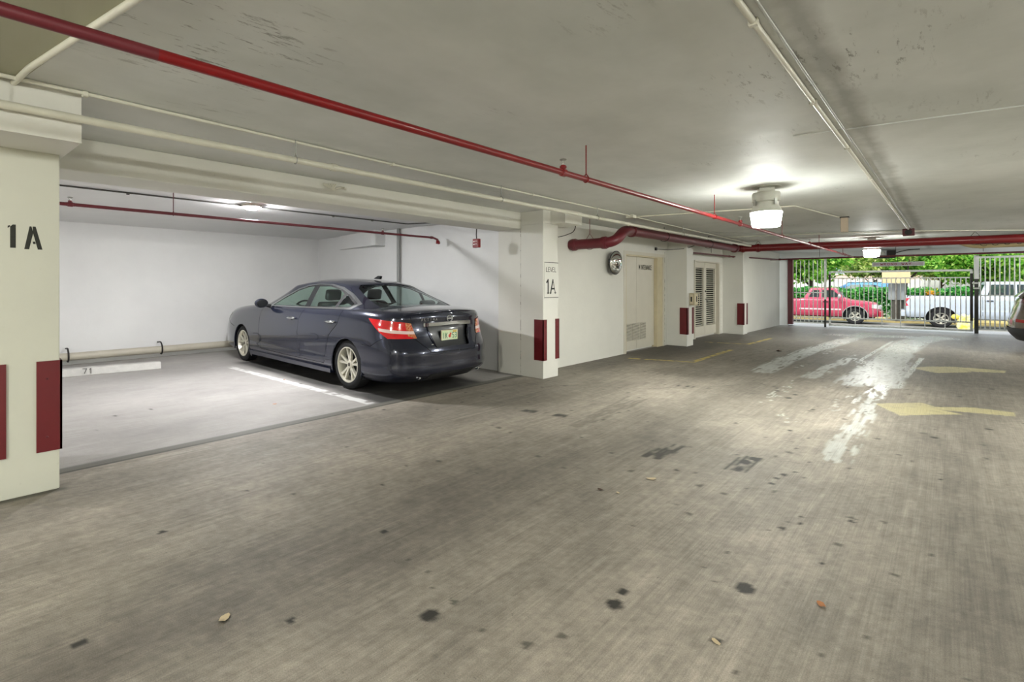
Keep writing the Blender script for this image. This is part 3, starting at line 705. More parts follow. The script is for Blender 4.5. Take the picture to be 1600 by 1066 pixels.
def conduit(label, pts, r=.0105, boxes=(), clips=(), m=None, name='conduit'):
    m = m or M_pipeW; o = Vector(pts[0]); t = thing(name, label, 'conduit', pts[0])
    bm = NB(); tube(bm, bend([Vector(p)-o for p in pts], .05, 5), r, 10); obj('tube', bm, m, t, 'auto')
    for b in boxes:
        b = Vector(b)-o; bm = NB(); box(bm, b.x-.055, b.x+.055, b.y-.055, b.y+.055, b.z-.035, b.z+.0115); bev(bm, .006, 2); obj('junction_box', bm, m, t)
    for b in clips:
        b = Vector(b)-o; bm = NB(); box(bm, b.x-.018, b.x+.018, b.y-.014, b.y+.014, b.z-.016, b.z+.0115); bev(bm, .004, 1); obj('clip', bm, m, t)
    return t
zc = CZ-.0125
conduit('white conduit on the ceiling between the white pipe and the red sprinkler pipe', [(-3.17, -5.9, zc), (-3.17, .45, zc), (-3.24, 2.6, zc), (-3.23, 7.0, zc), (-3.3, 9.7, zc), (-3.36, 13.6, zc)], boxes=[(-3.23, 7.05, zc)], clips=[(-3.175, .46, zc), (-3.24, 2.6, zc), (-3.235, 4.6, zc), (-3.3, 9.7, zc)])
conduit('pale conduit crossing the ceiling corner at the top left', [(-3.22, .07, 2.19), (-3.50, .14, zc), (-2.98, .215, zc), (-1.95, .45, zc), (.5, 1.0, zc)][1:], r=.014)
conduit('white conduit feeding the nearer driveway lamp and the small speaker box', [(-3.23, 7.18, zc), (-2.44, 7.40, zc), (-1.89, 7.56, zc), (-1.38, 7.66, zc), (-1.15, 9.45, zc)], r=.009)
XR = -.525
conduit('pale clipped conduit running along the ceiling right of the lamps', [(XR, -5.9, zc), (XR, 12.3, zc)], r=.0125, clips=[(XR, y, zc) for y in (2.2, 3.4, 4.7, 6.2, 8.2, 10.3)])
conduit('thin grey conduit beside the pale one right of the lamps', [(XR+.045, -5.9, zc+.003), (XR+.045, 12.3, zc+.003)], r=.006, m=M_steel)
conduit('thin conduit crossing the ceiling before the wide red pipe', [(-3.6, 11.5, zc), (-2.2, 12.0, zc), (-.54, 12.75, zc), (1.0, 14.15, zc), (5, 15.6, zc)], r=.008)
conduit('thin grey conduit crossing behind the nearer lamp above the wide pipe', [(-3.3, 10.2, zc), (-2.3, 11.6, zc), (-.54, 12.5, zc)], r=.006, m=M_steel)
# small things on the ceiling
t = thing('sounder', 'small red sounder where the right-hand conduits end', 'alarm', (XR, 12.4, CZ))
bm = NB(); box(bm, -.08, .08, -.06, .06, -.13, 0); bev(bm, .012, 2); obj('body', bm, M_maroon, t)
bm = NB(); lathe(bm, [(.001, 0), (.045, 0), (.05, .012), (.001, .014)], 16, Matrix.Translation((0, -.06, -.07)) @ Matrix.Rotation(R(90), 4, 'X')); obj('grille', bm, M_dark, t)
t = thing('speaker_box', 'small tall beige box hung from the ceiling between the lamps', 'box', (-1.1, 9.56, CZ))
bm = NB(); box(bm, -.055, .055, -.05, .05, -.015, 0); obj('bracket', bm, M_dark, t)
bm = NB(); box(bm, -.042, .042, -.04, .04, -.23, -.015); bev(bm, .006, 2); obj('body', bm, mat('beige_box', '#b5a58f', .5), t)
# bay sprinkler pipe
XB, ZB = -5.78, 2.05
p = pipe('bay_sprinkler_pipe', 'thin maroon sprinkler pipe hung inside the bay above the sedan', [(XB, -5.9, ZB), (XB, 5.48, ZB), (XB+.02, 5.56, ZB-.03)], .0165, M_redold, cpl=[((XB, .72, ZB), (0, 1, 0)), ((XB, 4.45, ZB), (0, 1, 0)), ((XB, 5.44, ZB), (0, 1, 0))], rods=[(XB, 1.62, ZB)], yoke=True, rod_m=M_redold)
for y in (.72, 4.45): upright_head(p, (XB, y, ZB), .018, M_redold, (XB, -5.9, ZB))
bm = NB(); lathe(bm, [(.012, .05), (.02, .03), (.038, .012), (.042, 0), (.036, -.004), (.001, -.02)], 20, Matrix.Translation((.05, 11.44, -.065)) @ Matrix.Rotation(R(-115), 4, 'Y') @ Matrix.Rotation(0, 4, 'Z')); obj('bell_cap', bm, M_red, p, 'auto')
conduit('thin dark conduit on the bay ceiling passing the round lamp', [(-6.3, -5.9, zc), (-6.22, 5.3, zc), (-5.6, 5.6, zc)], r=.009, m=mat('dark_conduit', '#4b4a46', .6), clips=[(-6.28, 1.3, zc), (-6.25, 3.9, zc), (-6.24, 4.6, zc)])
t = thing('alarm_horn', 'small red alarm horn with white stripes hanging under the beam end', 'alarm', (-4.62, 5.22, 2.077))
bm = NB(); tube(bm, [(0, 0, 0), (-.006, 0, -.08), (0, 0, -.145)], .008, 8); obj('stem', bm, M_dark, t)
bm = NB(); box(bm, -.052, .052, -.03, .03, -.265, -.14); bev(bm, .01, 2)
for z in (-.185, -.225): box(bm, .0, .06, -.045, -.028, z-.006, z+.006)
obj('body', bm, M_red, t)
bm = NB()
for z in (-.18, -.22): box(bm, -.035, .035, -.034, -.029, z-.007, z+.007)
obj('stripes', bm, mat('horn_white', '#e4d9d4', .5), t)
t = thing('cable_bundle', 'loose loop of white cables on top edge of the beam', 'cables', (-4.18, 2.62, 2.27))
bm = NB()
for k in range(6):
    a = [Vector((.02+.012*k, -.13+.02*k, .02)), Vector((.03+.01*random.random(), -.04, -.03-.01*random.random())), Vector((.04, .03+.02*random.random(), .015*random.random())), Vector((.03+.01*k, .12-.01*k, -.005))]
    tube(bm, bend([q+Vector((0, 0, -.03)) for q in a], .05, 5), .009, 8)
obj('cables', bm, M_pipeW, t)
# vertical drain pipe in the bay corner, guard rail pipe, wheel stop
bm = NB(); tube(bm, [(-6.93, 5.69, 0), (-6.93, 5.69, CZ)], .03, 16); tag(obj('drain_pipe', bm, mat('grey_pipe', '#8c8d8b', .4), None, 'auto'), 'grey vertical drain pipe on the bay side wall behind the sedan roof', 'pipe')
t = thing('wall_rail', 'white pipe rail held low along the back wall of the bay', 'rail', (-9.62, 0, .15))
bm = NB(); tube(bm, [(0, -5.9, 0), (0, 5.72, 0)], .062, 20); obj('rail_tube', bm, mat('rail_paint', '#b9b3a3', .45, var=.1), t, 'auto')
for y in (-2.2, -.6, 1.17, 2.5, 4.0, 5.3):
    bm = NB(); tube(bm, bend([(-.23, y, .11), (-.03, y, .13), (.07, y, .06), (.075, y, -.03), (.01, y, -.085), (-.06, y, -.06)], .04, 4), .013, 8); obj('bracket', bm, M_dark, t)
bm = NB(); box(bm, -9.85, -9.80, -6, 5.76, 0, .07); struct('baseboard_back', bm, M_bay, label='white painted kerb at the foot of the back wall')
def wheel_stop(y0, y1, label, num):
    t = thing('wheel_stop', label, 'wheel stop', (-8.72, y0, 0), R(-7 if num else 0))
    w = y1-y0; bm = NB(); prism(bm, [(-.11, 0), (.11, 0), (.075, .105), (-.06, .105)], 1, 0, w); bev(bm, .012, 2); b = obj('body', bm, mat('stop_concrete', '#b9b7b2', .7, var=.15, vs=8, bump=.2), t)
    if num:
        bm = NB(); write(bm, num, (.113, w-.98, .028), (0, 1, 0), Vector((-.32, 0, .95)), Vector((.95, 0, .32)), .07, t=.2, sp=1.15, wide=1.3); obj('painted_number', bm, mat('worn_number', '#4d4c49', .7, var=.4, vs=50), t)
wheel_stop(.1, 2.20, 'pale concrete wheel stop marked 71 in the empty bay', '71')
# convex mirror on the wall
t = thing('convex_mirror', 'round convex traffic mirror in a black rim on the left wall', 'mirror', (WX, 8.33, 1.69))
Mm = Matrix.Translation((.10, 0, 0)) @ Matrix.Rotation(R(78), 4, 'Y') @ Matrix.Identity(4)
Mm = Matrix.Translation((.10, 0, -.01)) @ Matrix.Rotation(R(-4), 4, 'Z') @ Matrix.Rotation(R(94), 4, 'Y')
rr = .205
bm = NB(); lathe(bm, [(.001, -.05), (.12, -.045), (rr*.97, -.012), (rr+.006, 0), (rr+.006, .012), (rr-.008, .014), (rr-.010, .008)], 40, Mm); obj('back_and_rim', bm, mat('black_rim', '#23211d', .45), t, 'auto')
bm = NB(); lathe(bm, [(rr-.008, .009)]+[(rr*math.sin(a)*.955/1, .009+.055*(math.cos(a)-0)) for a in np.linspace(1.5, .05, 14)], 48, Mm); obj('mirror_face', bm, mat('mirror_glass', '#e6e8e6', .03, metal=1), t, True)
bm = NB(); tube(bm, [(0, 0, 0), (.06, 0, 0)], .02, 10); box(bm, 0, .012, -.05, .05, -.06, .06); obj('bracket', bm, M_dark, t)
# box hung on second pillar
t = thing('call_box', 'beige call box with a black dial on the pillar between the doors', 'box', (-3.80, 11.03, .86))
bm = NB(); box(bm, 0, .10, 0, .21, 0, .255); bev(bm, .01, 2); obj('case', bm, mat('callbox_beige', '#b4a98c', .5), t)
bm = NB(); box(bm, .015, .075, -.006, 0, .03, .23); box(bm, .10, .108, .03, .19, .02, .235); obj('cover', bm, mat('callbox_cover', '#cfc4a8', .5), t)
bm = NB(); box(bm, .030, .058, -.011, -.005, .075, .18); box(bm, .108, .112, .085, .125, .07, .19); obj('dial', bm, M_black, t)
bm = NB(); tube(bm, bend([(.10, .20, .25), (.13, .215, .25), (.13, .22, -.0), (.115, .2, -.025)], .03, 4), .007, 8); obj('cord', bm, mat('cord_cream', '#d8cfb8', .5), t)
# dangling bits near the second capital
bm = NB(); tube(bm, bend([(-4.18, 6.15, 2.22), (-4.1, 6.2, 2.06), (-4.12, 6.22, 1.95)], .05), .005, 6); tube(bm, bend([(-3.95, 6.75, 2.3), (-3.95, 6.72, 2.1), (-4.02, 6.5, 2.02), (-4.08, 6.4, 2.0)], .12), .006, 6)
tag(obj('hanging_wire', bm, M_dark), 'loose dark wires hanging beside the wide maroon pipe end', 'wire')
bm = NB(); tube(bm, bend([(-4.19, 10.3, 2.03), (-4.05, 10.6, 2.02), (-3.8, 11.0, 2.06), (-3.6, 11.2, 2.2)], .15), .007, 6); box(bm, -4.2, -4.17, 10.25, 10.31, 2.0, 2.06)
tag(obj('wall_cable', bm, M_dark), 'dark cable curving from the wall above the maintenance door', 'wire')

# ------------------------------------------------------------------ gateway: fence panels, gate, posts, signs, gear
M_gate = mat('gate_paint', '#eef1ec', .3, var=.08, vs=6)
M_gatew = mat('gate_paint_light', '#bfc3bc', .45)
def gt(px):
    k = (px-PPX)/FPX
    f = lambda p: (p.x*CS+p.y*SN)-k*(-p.x*SN+p.y*CS)
    a, b = f(G0), f(GU)
    return -a/b
def gbox(bm, t0, t1, z0, z1, d=.02, off=0):
    q = [G(t0, off-d), G(t1, off-d), G(t1, off+d), G(t0, off+d)]
    prism(bm, [tuple(p[:2]) for p in q], 2, z0, z1)
def rel(o, t):
    for v in o.data.vertices: v.co -= t.location
    return o
def gp(name, bm, m, t): return rel(obj(name, bm, m, t), t)
def fence_panel(name, label, t0, t1, z0, z1, n, rails, cat='fence'):
    t = thing(name, label, cat, G(t0))
    for z, h in rails:
        bm = NB(); gbox(bm, t0, t1, z, z+h, .018); gp('rail', bm, M_gate, t)
    for i in range(n):
        c = t0+(i+.5)*(t1-t0)/n; bm = NB(); gbox(bm, c-.011, c+.011, z0, z1, .011); gp('picket', bm, M_gate, t)
    return t
tl, tp1, tg0, tg1, tp2 = gt(1241), gt(1289.5), gt(1295), gt(1520), gt(1525)
fence_panel('fence_panel', 'grey picket fence panel left of the gate in front of the red pickup', tl, tp1-.03, .10, 2.06, 7, [(.10, .035), (1.04, .03), (.27, .03)])
fence_panel('fence_panel', 'grey picket fence panel right of the gate in front of the white pickup', tp2+.04, tp2+.04+.085*17, .1, 2.0, 17, [(.10, .035), (1.0, .03), (2.0, .05), (.35, .03)])
t = thing('driveway_gate', 'wide grey picket gate with an open band under its top rail', 'gate', G(tg0))
for (a, b_, z0, z1) in ((tg0, tg1, 1.66, 1.715), (tg0, tg1, 1.475, 1.505), (tg0, tg1, .27, .31), (tg0, tg1, .045, .095)):
    bm = NB(); gbox(bm, a, b_, z0, z1, .022); gp('rail', bm, M_gate, t)
for a, b_ in ((tg0, tg0+.05), (tg1-.05, tg1)):
    bm = NB(); gbox(bm, a, b_, .045, 1.715, .022); gp('stile', bm, M_gate, t)
for i in range(29):
    c = tg0+.05+(i+.75)*(tg1-tg0-.1)/29.5; bm = NB(); gbox(bm, c-.010, c+.010, .08 if i in (5, 11, 15, 20, 24) else .29, 1.49, .010); gp('picket', bm, M_gate, t)
bm = NB(); gbox(bm, tg0-.005, tg0+.045, .30, 1.62, .012, -.035); gbox(bm, tg1-.055, tg1+.0, .33, 1.60, .012, -.035); gp('dark_edge_strip', bm, M_dark, t)['label'] = 'black strips along both ends of the gate'
def post(label, tc_, w, z1, zd):
    t = thing('gate_post', label, 'post', G(tc_, -.05))
    bm = NB(); gbox(bm, tc_-w, tc_+w, 0, zd, w, -.05); gp('lower_post', bm, mat('scuffed_post', '#34352f', .5, var=.3, vs=7), t)
    bm = NB(); gbox(bm, tc_-w*1.25, tc_+w*1.25, zd, z1, w*1.1, -.05); gp('upper_post', bm, M_gate, t)
post('gate post on the left, scuffed dark below and grey above', tp1, .026, 2.10, .85)
post('gate post on the right, thick and dark below with a latch', tp2, .034, 2.08, 1.45)
bm = NB(); gbox(bm, tp2-.085, tp2+.02, 1.32, 1.36, .012, -.09); gbox(bm, tp2-.06, tp2+.05, 1.18, 1.22, .01, -.1)
tag(obj('gate_latch', bm, M_steel), 'steel latch bars on the right gate post', 'latch')
# hanging sign WRONG WAY
ts0, ts1 = gt(1363), gt(1443)
t = thing('hanging_sign', 'long narrow hanging sign reading WRONG WAY above the gate', 'sign', G(ts0, -.12, 1.95))
bm = NB(); gbox(bm, ts0, ts1, 1.83, 1.945, .012, -.12); gp('board', bm, mat('sign_board', '#b9aeb4', .5), t)
bm = NB(); 
for z in (1.827, 1.928): gbox(bm, ts0-.01, ts1+.01, z, z+.02, .018, -.12)
gbox(bm, ts0-.01, ts0+.012, 1.83, 1.945, .018, -.12); gbox(bm, ts1-.012, ts1+.01, 1.83, 1.945, .018, -.12); gp('sign_frame', bm, mat('sign_frame', '#dbe6dc', .5), t)
bm = NB(); nn = GN; write(bm, 'WRONG WAY', G(ts0+.17, -.133, 1.857), GU, (0, 0, 1), GN, .062, t=.26, sp=1.42, wide=1.35); gp('sign_lettering', bm, mat('sign_red', '#8e2430', .6), t)
bm = NB()
for q in (ts0+.30, (ts0+ts1)/2, ts1-.25): tube(bm, [G(q, -.12, 1.94), G(q, -.12, 2.12)], .004, 6)
gp('hanger', bm, M_dark, t)
# gate motor
t = thing('gate_operator', 'dark gate motor box fixed under the lintel behind the second lamp', 'motor', G(gt(1362), -.25, 2.1))
a, b_ = gt(1362)+.02, gt(1398); bm = NB(); gbox(bm, a+.3, b_, 2.08, 2.28, .1, -.2); gbox(bm, a, b_, 2.06, 2.10, .12, -.2); gp('case', bm, M_dark, t)
bm = NB(); gbox(bm, a+.04, a+.26, 2.12, 2.24, .07, -.2); gp('control_panel', bm, M_steel, t)
bm = NB(); tube(bm, bend([G(b_, -.2, 2.2), G(b_+.2, -.2, 2.27), G(b_+.5, -.2, 2.29)], .1), .012, 8); gp('arm', bm, M_dark, t)
# beige looped pipe at the right
p0 = onp(1492, 378, 2, 2.22)
pipe('beige_pipe', 'beige pipe bending under the ceiling behind the wide red pipe', [(p0.x-.25, p0.y-.3, 2.24), (p0.x+.05, p0.y+.1, 2.23), (p0.x+.25, p0.y+.15, 2.13), (7.9, p0.y+.9, 2.13)], .058, mat('beige_pipe_paint', '#a8976f', .5, var=.15), n=18, cr=1.15, cl=.05, cpl=[((p0.x+.4, p0.y+.16, 2.13), (1, .1, 0))], rods=[])
bm = NB()
for k in range(5):
    c = Vector((p0.x+.42+.16*k, p0.y+.02, 2.15)); tube(bm, [c+Vector((math.cos(a)*(.05-.006*k), 0, math.sin(a)*(.04-.005*k))) for a in np.linspace(0, 5.8, 12)], .006, 6)
tube(bm, [(p0.x+.3, p0.y+.02, 2.15), (p0.x+1.4, p0.y+.12, 2.15)], .009, 6)
tag(obj('coiled_cable', bm, M_dark), 'dark looped cable in front of the beige pipe', 'cable')
# dried leaves and litter on the floor
M_leaf = [mat('dry_leaf_tan', '#b5784a', .8), mat('dry_leaf_pale', '#c9b795', .8), mat('dry_leaf_brown', '#4a3322', .8)]
for k, (px, py, s, mi, lb) in enumerate(((1018, 749, .03, 1, 'pale curled leaf lying in the middle of the driveway'), (938, 766, .02, 2, 'dark leaf scrap left of the pale curled leaf'), (966, 771, .014, 1, 'tiny pale scrap below the dark leaf scrap'),
        (1283, 946, .022, 0, 'tan leaf near the bottom right of the driveway'), (350, 968, .026, 1, 'cream leaf near the bottom left of the driveway'), (429, 632, .022, 0, 'reddish leaf lying in the empty bay'),
        (1217, 549, .07, 2, 'dark crumpled leaf before the wet tracks'), (444, 594, .02, 0, 'small reddish scrap on the white bay line'), (1119, 1005, .016, 1, 'pale scrap at the bottom of the driveway'))):
    p = flr(px, py); bm = NB(); n = 9
    ring = [bm.verts.new((math.cos(a)*s*(1+.25*random.random()), math.sin(a)*s*.55*(1+.3*random.random()), .004+s*.35*abs(math.cos(a))**2*random.random())) for a in [i*2*math.pi/n for i in range(n)]]
    c = bm.verts.new((0, 0, .004)); c2 = bm.verts.new((s*.1, 0, .001))
    for i in range(n): bm.faces.new((ring[i], ring[(i+1) % n], c)); bm.faces.new((ring[(i+1) % n], ring[i], c2))
    o = obj('fallen_leaf', bm, M_leaf[mi]); o.location = (p.x, p.y, 0); o.rotation_euler.z = random.random()*6; tag(o, lb, 'leaf', 'dry leaves on the garage floor')
# ------------------------------------------------------------------ outside: ramp, street, verge, hedge, trees, house
def at(px, py, d):
    r = ray(px, py); return Vector((r[0]*d, r[1]*d, CH+r[2]*d))
SZ = -.45
M_apron = mat('apron_concrete', '#b4b6b2', .7, var=.12, vs=2)
M_street = mat('street_asphalt', '#8f8d86', .75, var=.2, vs=2.5, bump=.1)
M_verge = mat('verge_litter', '#a8925a', .9, col2='#6f6435', vs=6, lo=.4, hi=.62, bump=.3, bs=30)
bm = NB(); prism(bm, [(20.4, 0), (24.5, SZ), (24.5, SZ-.2), (20.4, -.2)], 0, -14, 16); struct('ground_ramp', bm, M_apron, label='pale concrete ramp outside the gate')
bm = NB(); box(bm, -14, 16, 24.5, 30.9, SZ-.2, SZ); struct('street', bm, M_street, label='grey street where the pickups stand')
bm = NB(); box(bm, -24, 30, 30.9, 33.8, SZ-.2, SZ+.005); tag(obj('leaf_littered_verge', bm, M_verge), 'tan leaf-littered verge behind the pickups', 'ground', kind='stuff')
bm = NB(); box(bm, -24, 30, 33.8, 34.1, SZ-.2, SZ+.12); bev(bm, .02); tag(obj('yellow_kerb', bm, mat('kerb_yellow', '#d6c88c', .6, var=.15, vs=4)), 'yellow painted kerb along the foot of the hedge', 'kerb')
bm = NB(); box(bm, -40, 50, 34.1, 70, SZ-.2, SZ+.02); box(bm, -40, 50, 37, 70, SZ, -.08); struct('ground_garden', bm, mat('garden_ground', '#5f6b3a', .9, var=.2))

def leaf_mat(name, c1, c2, c3):
    m = mat(name, c1, .5, spec=.3); N = m.node_tree.nodes; L = m.node_tree.links; b = N['Principled BSDF']
    a = N.new('ShaderNodeAttribute'); a.attribute_name = 'tint'
    cr = N.new('ShaderNodeValToRGB'); e = cr.color_ramp.elements; e[0].color = lin(c2); e[1].color = lin(c3); e[0].position = 0; e[1].position = 1
    q = cr.color_ramp.elements.new(.5); q.color = lin(c1)
    L.new(a.outputs['Fac'], cr.inputs[0]); L.new(cr.outputs[0], b.inputs['Base Color'])
    b.inputs['Subsurface Weight'].default_value = 0
    tr = N.new('ShaderNodeBsdfTranslucent'); mx = N.new('ShaderNodeMixShader'); mx.inputs[0].default_value = .35
    L.new(cr.outputs[0], tr.inputs[0]); L.new(b.outputs[0], mx.inputs[1]); L.new(tr.outputs[0], mx.inputs[2]); L.new(mx.outputs[0], N['Material Output'].inputs[0])
    return m
M_lf1 = leaf_mat('leaves_bright', '#8ccb4a', '#3f8a2c', '#d2ec7c')
M_lf2 = leaf_mat('leaves_yellowish', '#bcd068', '#5f9238', '#eef0a8')
M_lf3 = leaf_mat('leaves_hedge', '#4aa84e', '#1f6a2c', '#97d873')
M_bark = mat('bark', '#4a3d33', .9, var=.3, vs=8, bump=.4)
def leaves(name, pts, size, m, parent, seed, asp=.5):
    r = np.random.default_rng(seed); n = len(pts)
    d = r.normal(size=(n, 3)); d /= np.linalg.norm(d, axis=1)[:, None]
    e = r.normal(size=(n, 3)); e -= d*(e*d).sum(1)[:, None]; e /= np.linalg.norm(e, axis=1)[:, None]
    s = size*r.uniform(.6, 1.3, n)[:, None]
    c = np.asarray(pts)
    V = np.stack([c-d*s, c+e*s*asp, c+d*s, c-e*s*asp], 1).reshape(-1, 3).astype(np.float32)
    me = bpy.data.meshes.new(name); me.vertices.add(4*n); me.vertices.foreach_set('co', V.ravel())
    me.loops.add(4*n); me.loops.foreach_set('vertex_index', np.arange(4*n, dtype=np.int32)); me.polygons.add(n)
    me.polygons.foreach_set('loop_start', np.arange(0, 4*n, 4, dtype=np.int32)); me.update(calc_edges=True)
    a = me.attributes.new('tint', 'FLOAT', 'POINT'); a.data.foreach_set('value', np.repeat(r.random(n)**1.2, 4).astype(np.float32))
    me.materials.append(m); o = bpy.data.objects.new(name, me); C.objects.link(o)
    if parent: o.parent = parent
    return o
def blob(r, n, c, rad):
    """points in a lumpy crown: clusters on and within an ellipsoid"""
    k = 46; d = r.normal(size=(k, 3)); d /= np.linalg.norm(d, axis=1)[:, None]; cc = d*(r.random((k, 1))**.35)*np.array(rad)*.85
    i = r.integers(0, k, n); p = cc[i]+r.normal(size=(n, 3))*np.array(rad)*.14
    return p+np.array(c)
def tree(label, px, d, trunk_r, ch, rad, n, m, seed, lean=0, low=None):
    base = at(px, 446, d); base.z = SZ
    t = thing('street_tree', label, 'tree', base, 0, 'trees beyond the street')
    bm = NB(); tube(bm, [(0, 0, -.05), (lean*.3, 0, 1.1), (lean, 0, 2.2), (lean*1.2, .1, ch)], [trunk_r*1.2, trunk_r, trunk_r*.8, trunk_r*.4], 12)
    for k in range(5):
        a = k*1.3+seed; tube(bm, [(lean*.7, 0, 1.6+.2*k), (lean+math.cos(a)*rad[0]*.35, math.sin(a)*rad[1]*.35, 2.4+.2*k), (lean+math.cos(a)*rad[0]*.7, math.sin(a)*rad[1]*.7, ch)], [trunk_r*.5, trunk_r*.35, trunk_r*.15], 8)
    obj('trunk', bm, M_bark, t, 'auto')
    r = np.random.default_rng(seed); p = blob(r, n, (lean, 0, ch), rad)
    if low is not None: p = p[p[:, 2] > low+.25*r.normal(size=len(p))*.6]
    leaves('crown', p, .13, m, t, seed)
    return t
tree('bright green street tree behind the left fence panel', 1268, 31, .13, 3.4, (1.9, 1.6, 1.6), 9000, M_lf1, 3, low=1.75)
tree('yellow-green street tree with a leaning thin trunk behind the red pickup bonnet', 1372, 33, .07, 3.7, (2.4, 1.6, 1.5), 9000, M_lf2, 4, lean=-.25, low=2.25)
tree('green street tree behind the grey electrical cabinet', 1412, 32, .15, 3.8, (1.8, 1.5, 1.5), 8000, M_lf1, 5, low=2.3)
tree('yellow-green street tree above the white pickup bed', 1470, 34, .09, 3.5, (2.2, 1.6, 1.5), 9000, M_lf2, 6, low=2.0)
tree('dense bright street tree with a dark forked trunk above the white pickup cab', 1540, 31.5, .2, 3.4, (2.4, 1.7, 1.7), 13000, M_lf1, 7, low=1.75)
tree('bright green street tree furthest right, above the dark parked car', 1620, 33, .15, 3.2, (2.4, 1.7, 1.7), 9000, M_lf1, 8, low=1.7)
tree('green street tree furthest left, mostly hidden by the gateway jamb', 1205, 32, .14, 3.3, (2.0, 1.7, 1.6), 7000, M_lf1, 9, low=1.9)
# hedge
t = thing('clipped_hedge', 'clipped green hedge running behind the two pickups', 'hedge', (0, 34.9, SZ))
r = np.random.default_rng(11); n = 42000
x = r.uniform(-13, 9, n); top = 1.50+.04*np.sin(x*2.1)+.04*np.sin(x*5.3)
y = r.uniform(-.55, .55, n); z = r.random(n)**.7*top
edge = r.random(n)
y = np.where(edge < .6, -.5+.10*r.normal(size=n), y); z = np.where(edge > .75, top+.05*r.normal(size=n), z)
leaves('foliage', np.stack([x, y, np.clip(z, .05, 3)], 1), .085, M_lf3, t, 12)
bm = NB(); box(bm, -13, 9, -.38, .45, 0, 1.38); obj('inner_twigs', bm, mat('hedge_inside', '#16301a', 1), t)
# flowers/white plants round the cabinet foot
bp_ = at(1416, 446, 24.1); r = np.random.default_rng(17)
o = leaves('flowering_plant', np.stack([r.normal(size=900)*.35+bp_.x, r.normal(size=900)*.2+bp_.y, SZ+np.abs(r.normal(size=900))*.33+.1], 1), .07, leaf_mat('plant_pale', '#cfe0cc', '#4c8a4a', '#f2f5ee'), None, 18); tag(o, 'pale flowering plants at the foot of the grey cabinet', 'plant')
o = leaves('orange_flowers', np.stack([r.normal(size=220)*.11+at(1456, 446, 25).x, r.normal(size=220)*.06+34.25, .86+r.normal(size=220)*.10], 1), .05, leaf_mat('petals', '#f2a23a', '#e8d04a', '#f7c24e'), None, 19); tag(o, 'orange and yellow flowers growing out of the hedge', 'flowers')
# house behind
t = thing('house', 'pale pink house with a white base behind the trees', 'building', (0, 52, SZ))
M_pink = mat('house_pink', '#eccfc3', .7, var=.05); M_hw = mat('house_white', '#f0efec', .7)
bm = NB(); box(bm, -22, 26, 0, 4, 0, 7); obj('wall', bm, M_pink, t)
bm = NB(); box(bm, -22, 26, -.12, 0, 0, 2.15); obj('base_band', bm, M_hw, t)
for k, x in enumerate((-12, -8.5, -5.2, -1.5, 2.4, 6.5, 11)):
    bm = NB(); box(bm, x, x+.35, -.35, -.1, 0, 7); obj('pilaster', bm, M_hw, t)
for x in (-10.6, -7.2, -3.7, .1, 4.2, 8.4):
    bm = NB(); box(bm, x, x+1.3, -.05, .02, 2.6, 4.2); w_ = obj('window', bm, M_hw, t)
    bm = NB(); box(bm, x+.1, x+1.2, -.07, -.04, 2.7, 4.1); obj('pane', bm, mat('pane_glass', '#9fb3bd', .1), w_)
# grey cabinet with a beige board, on a dark post
c = at(1401, 446, 23.9)
t = thing('utility_cabinet', 'grey utility cabinet on a thick dark post under a beige board', 'cabinet', (c.x, c.y, SZ))
bm = NB(); box(bm, -.30, .28, -.12, .12, 1.02, 1.82); bev(bm, .015); obj('cabinet_box', bm, mat('cabinet_grey', '#8e9496', .5), t)
bm = NB(); tube(bm, [(0, .1, 0), (0, .1, 1.2)], [.23, .21], 12); tube(bm, [(.2, .15, 0), (.33, .15, 1.9)], .06, 8); obj('support_post', bm, mat('post_dark', '#4b4a44', .8, var=.3, vs=8), t, 'auto')
c2 = at(1400, 446, 23.6)
t = thing('notice_board', 'blank beige board hung above the grey cabinet', 'board', (c2.x, c2.y, SZ))
bm = NB(); box(bm, -.50, .50, -.03, .03, 1.83, 2.40); bev(bm, .01, 1); obj('board', bm, mat('board_beige', '#d9c596', .6, var=.08, vs=3), t)
bm = NB(); box(bm, -.04, .04, .03, .08, 0, 2.4); obj('stake', bm, M_bark, t)
# yellow water-filled barrier / bag on its base, just outside the gate
c = at(1507, 446, 17.5)
gz = -.45*max(0, min(1, (c.y-20.4)/4.1))
t = thing('yellow_sack', 'crumpled translucent yellow sack standing on a yellow base outside the gate', 'sack', (c.x, c.y, gz), GA)
M_ys = mat('sack_yellow', '#efedae', .35, col2='#dccf52', vs=5, lo=.38, hi=.55, spec=.4)
bm = NB(); bmesh.ops.create_icosphere(bm, subdivisions=4, radius=1)
for v in bm.verts:
    q = v.co.copy(); h = (q.z+1)/2
    w = .21*(1-.12*h); k = 1+.16*mnoise.noise(q*2.2)+.06*mnoise.noise(q*6)
    sx = math.copysign(abs(q.x)**.6, q.x); sy = math.copysign(abs(q.y)**.6, q.y); sz = math.copysign(abs(q.z)**.5, q.z)
    v.co = Vector((sx*w*k+.02, sy*.13*k, .10+(sz+1)/2*.56*k))
obj('sack_body', bm, M_ys, t, True)
bm = NB(); bmesh.ops.create_icosphere(bm, subdivisions=3, radius=.095)
for v in bm.verts: v.co = Vector((v.co.x*1.2-.22, v.co.y, v.co.z*.95+.60))*1+Vector((0, 0, 0)); v.co *= 1+.05*mnoise.noise(v.co*12)
obj('tied_corner', bm, mat('sack_yellow_deep', '#e3d257', .4, var=.15), t, True)
bm = NB(); box(bm, -.24, .22, -.16, .16, .0, .10); bev(bm, .035, 3); bs_ = obj('base', bm, mat('base_yellow', '#e7b92f', .45), t, True)
bm = NB(); box(bm, -.17, -.05, -.165, -.155, .0, .05); obj('red_patch', bm, mat('patch_red', '#b3241d', .5), bs_)
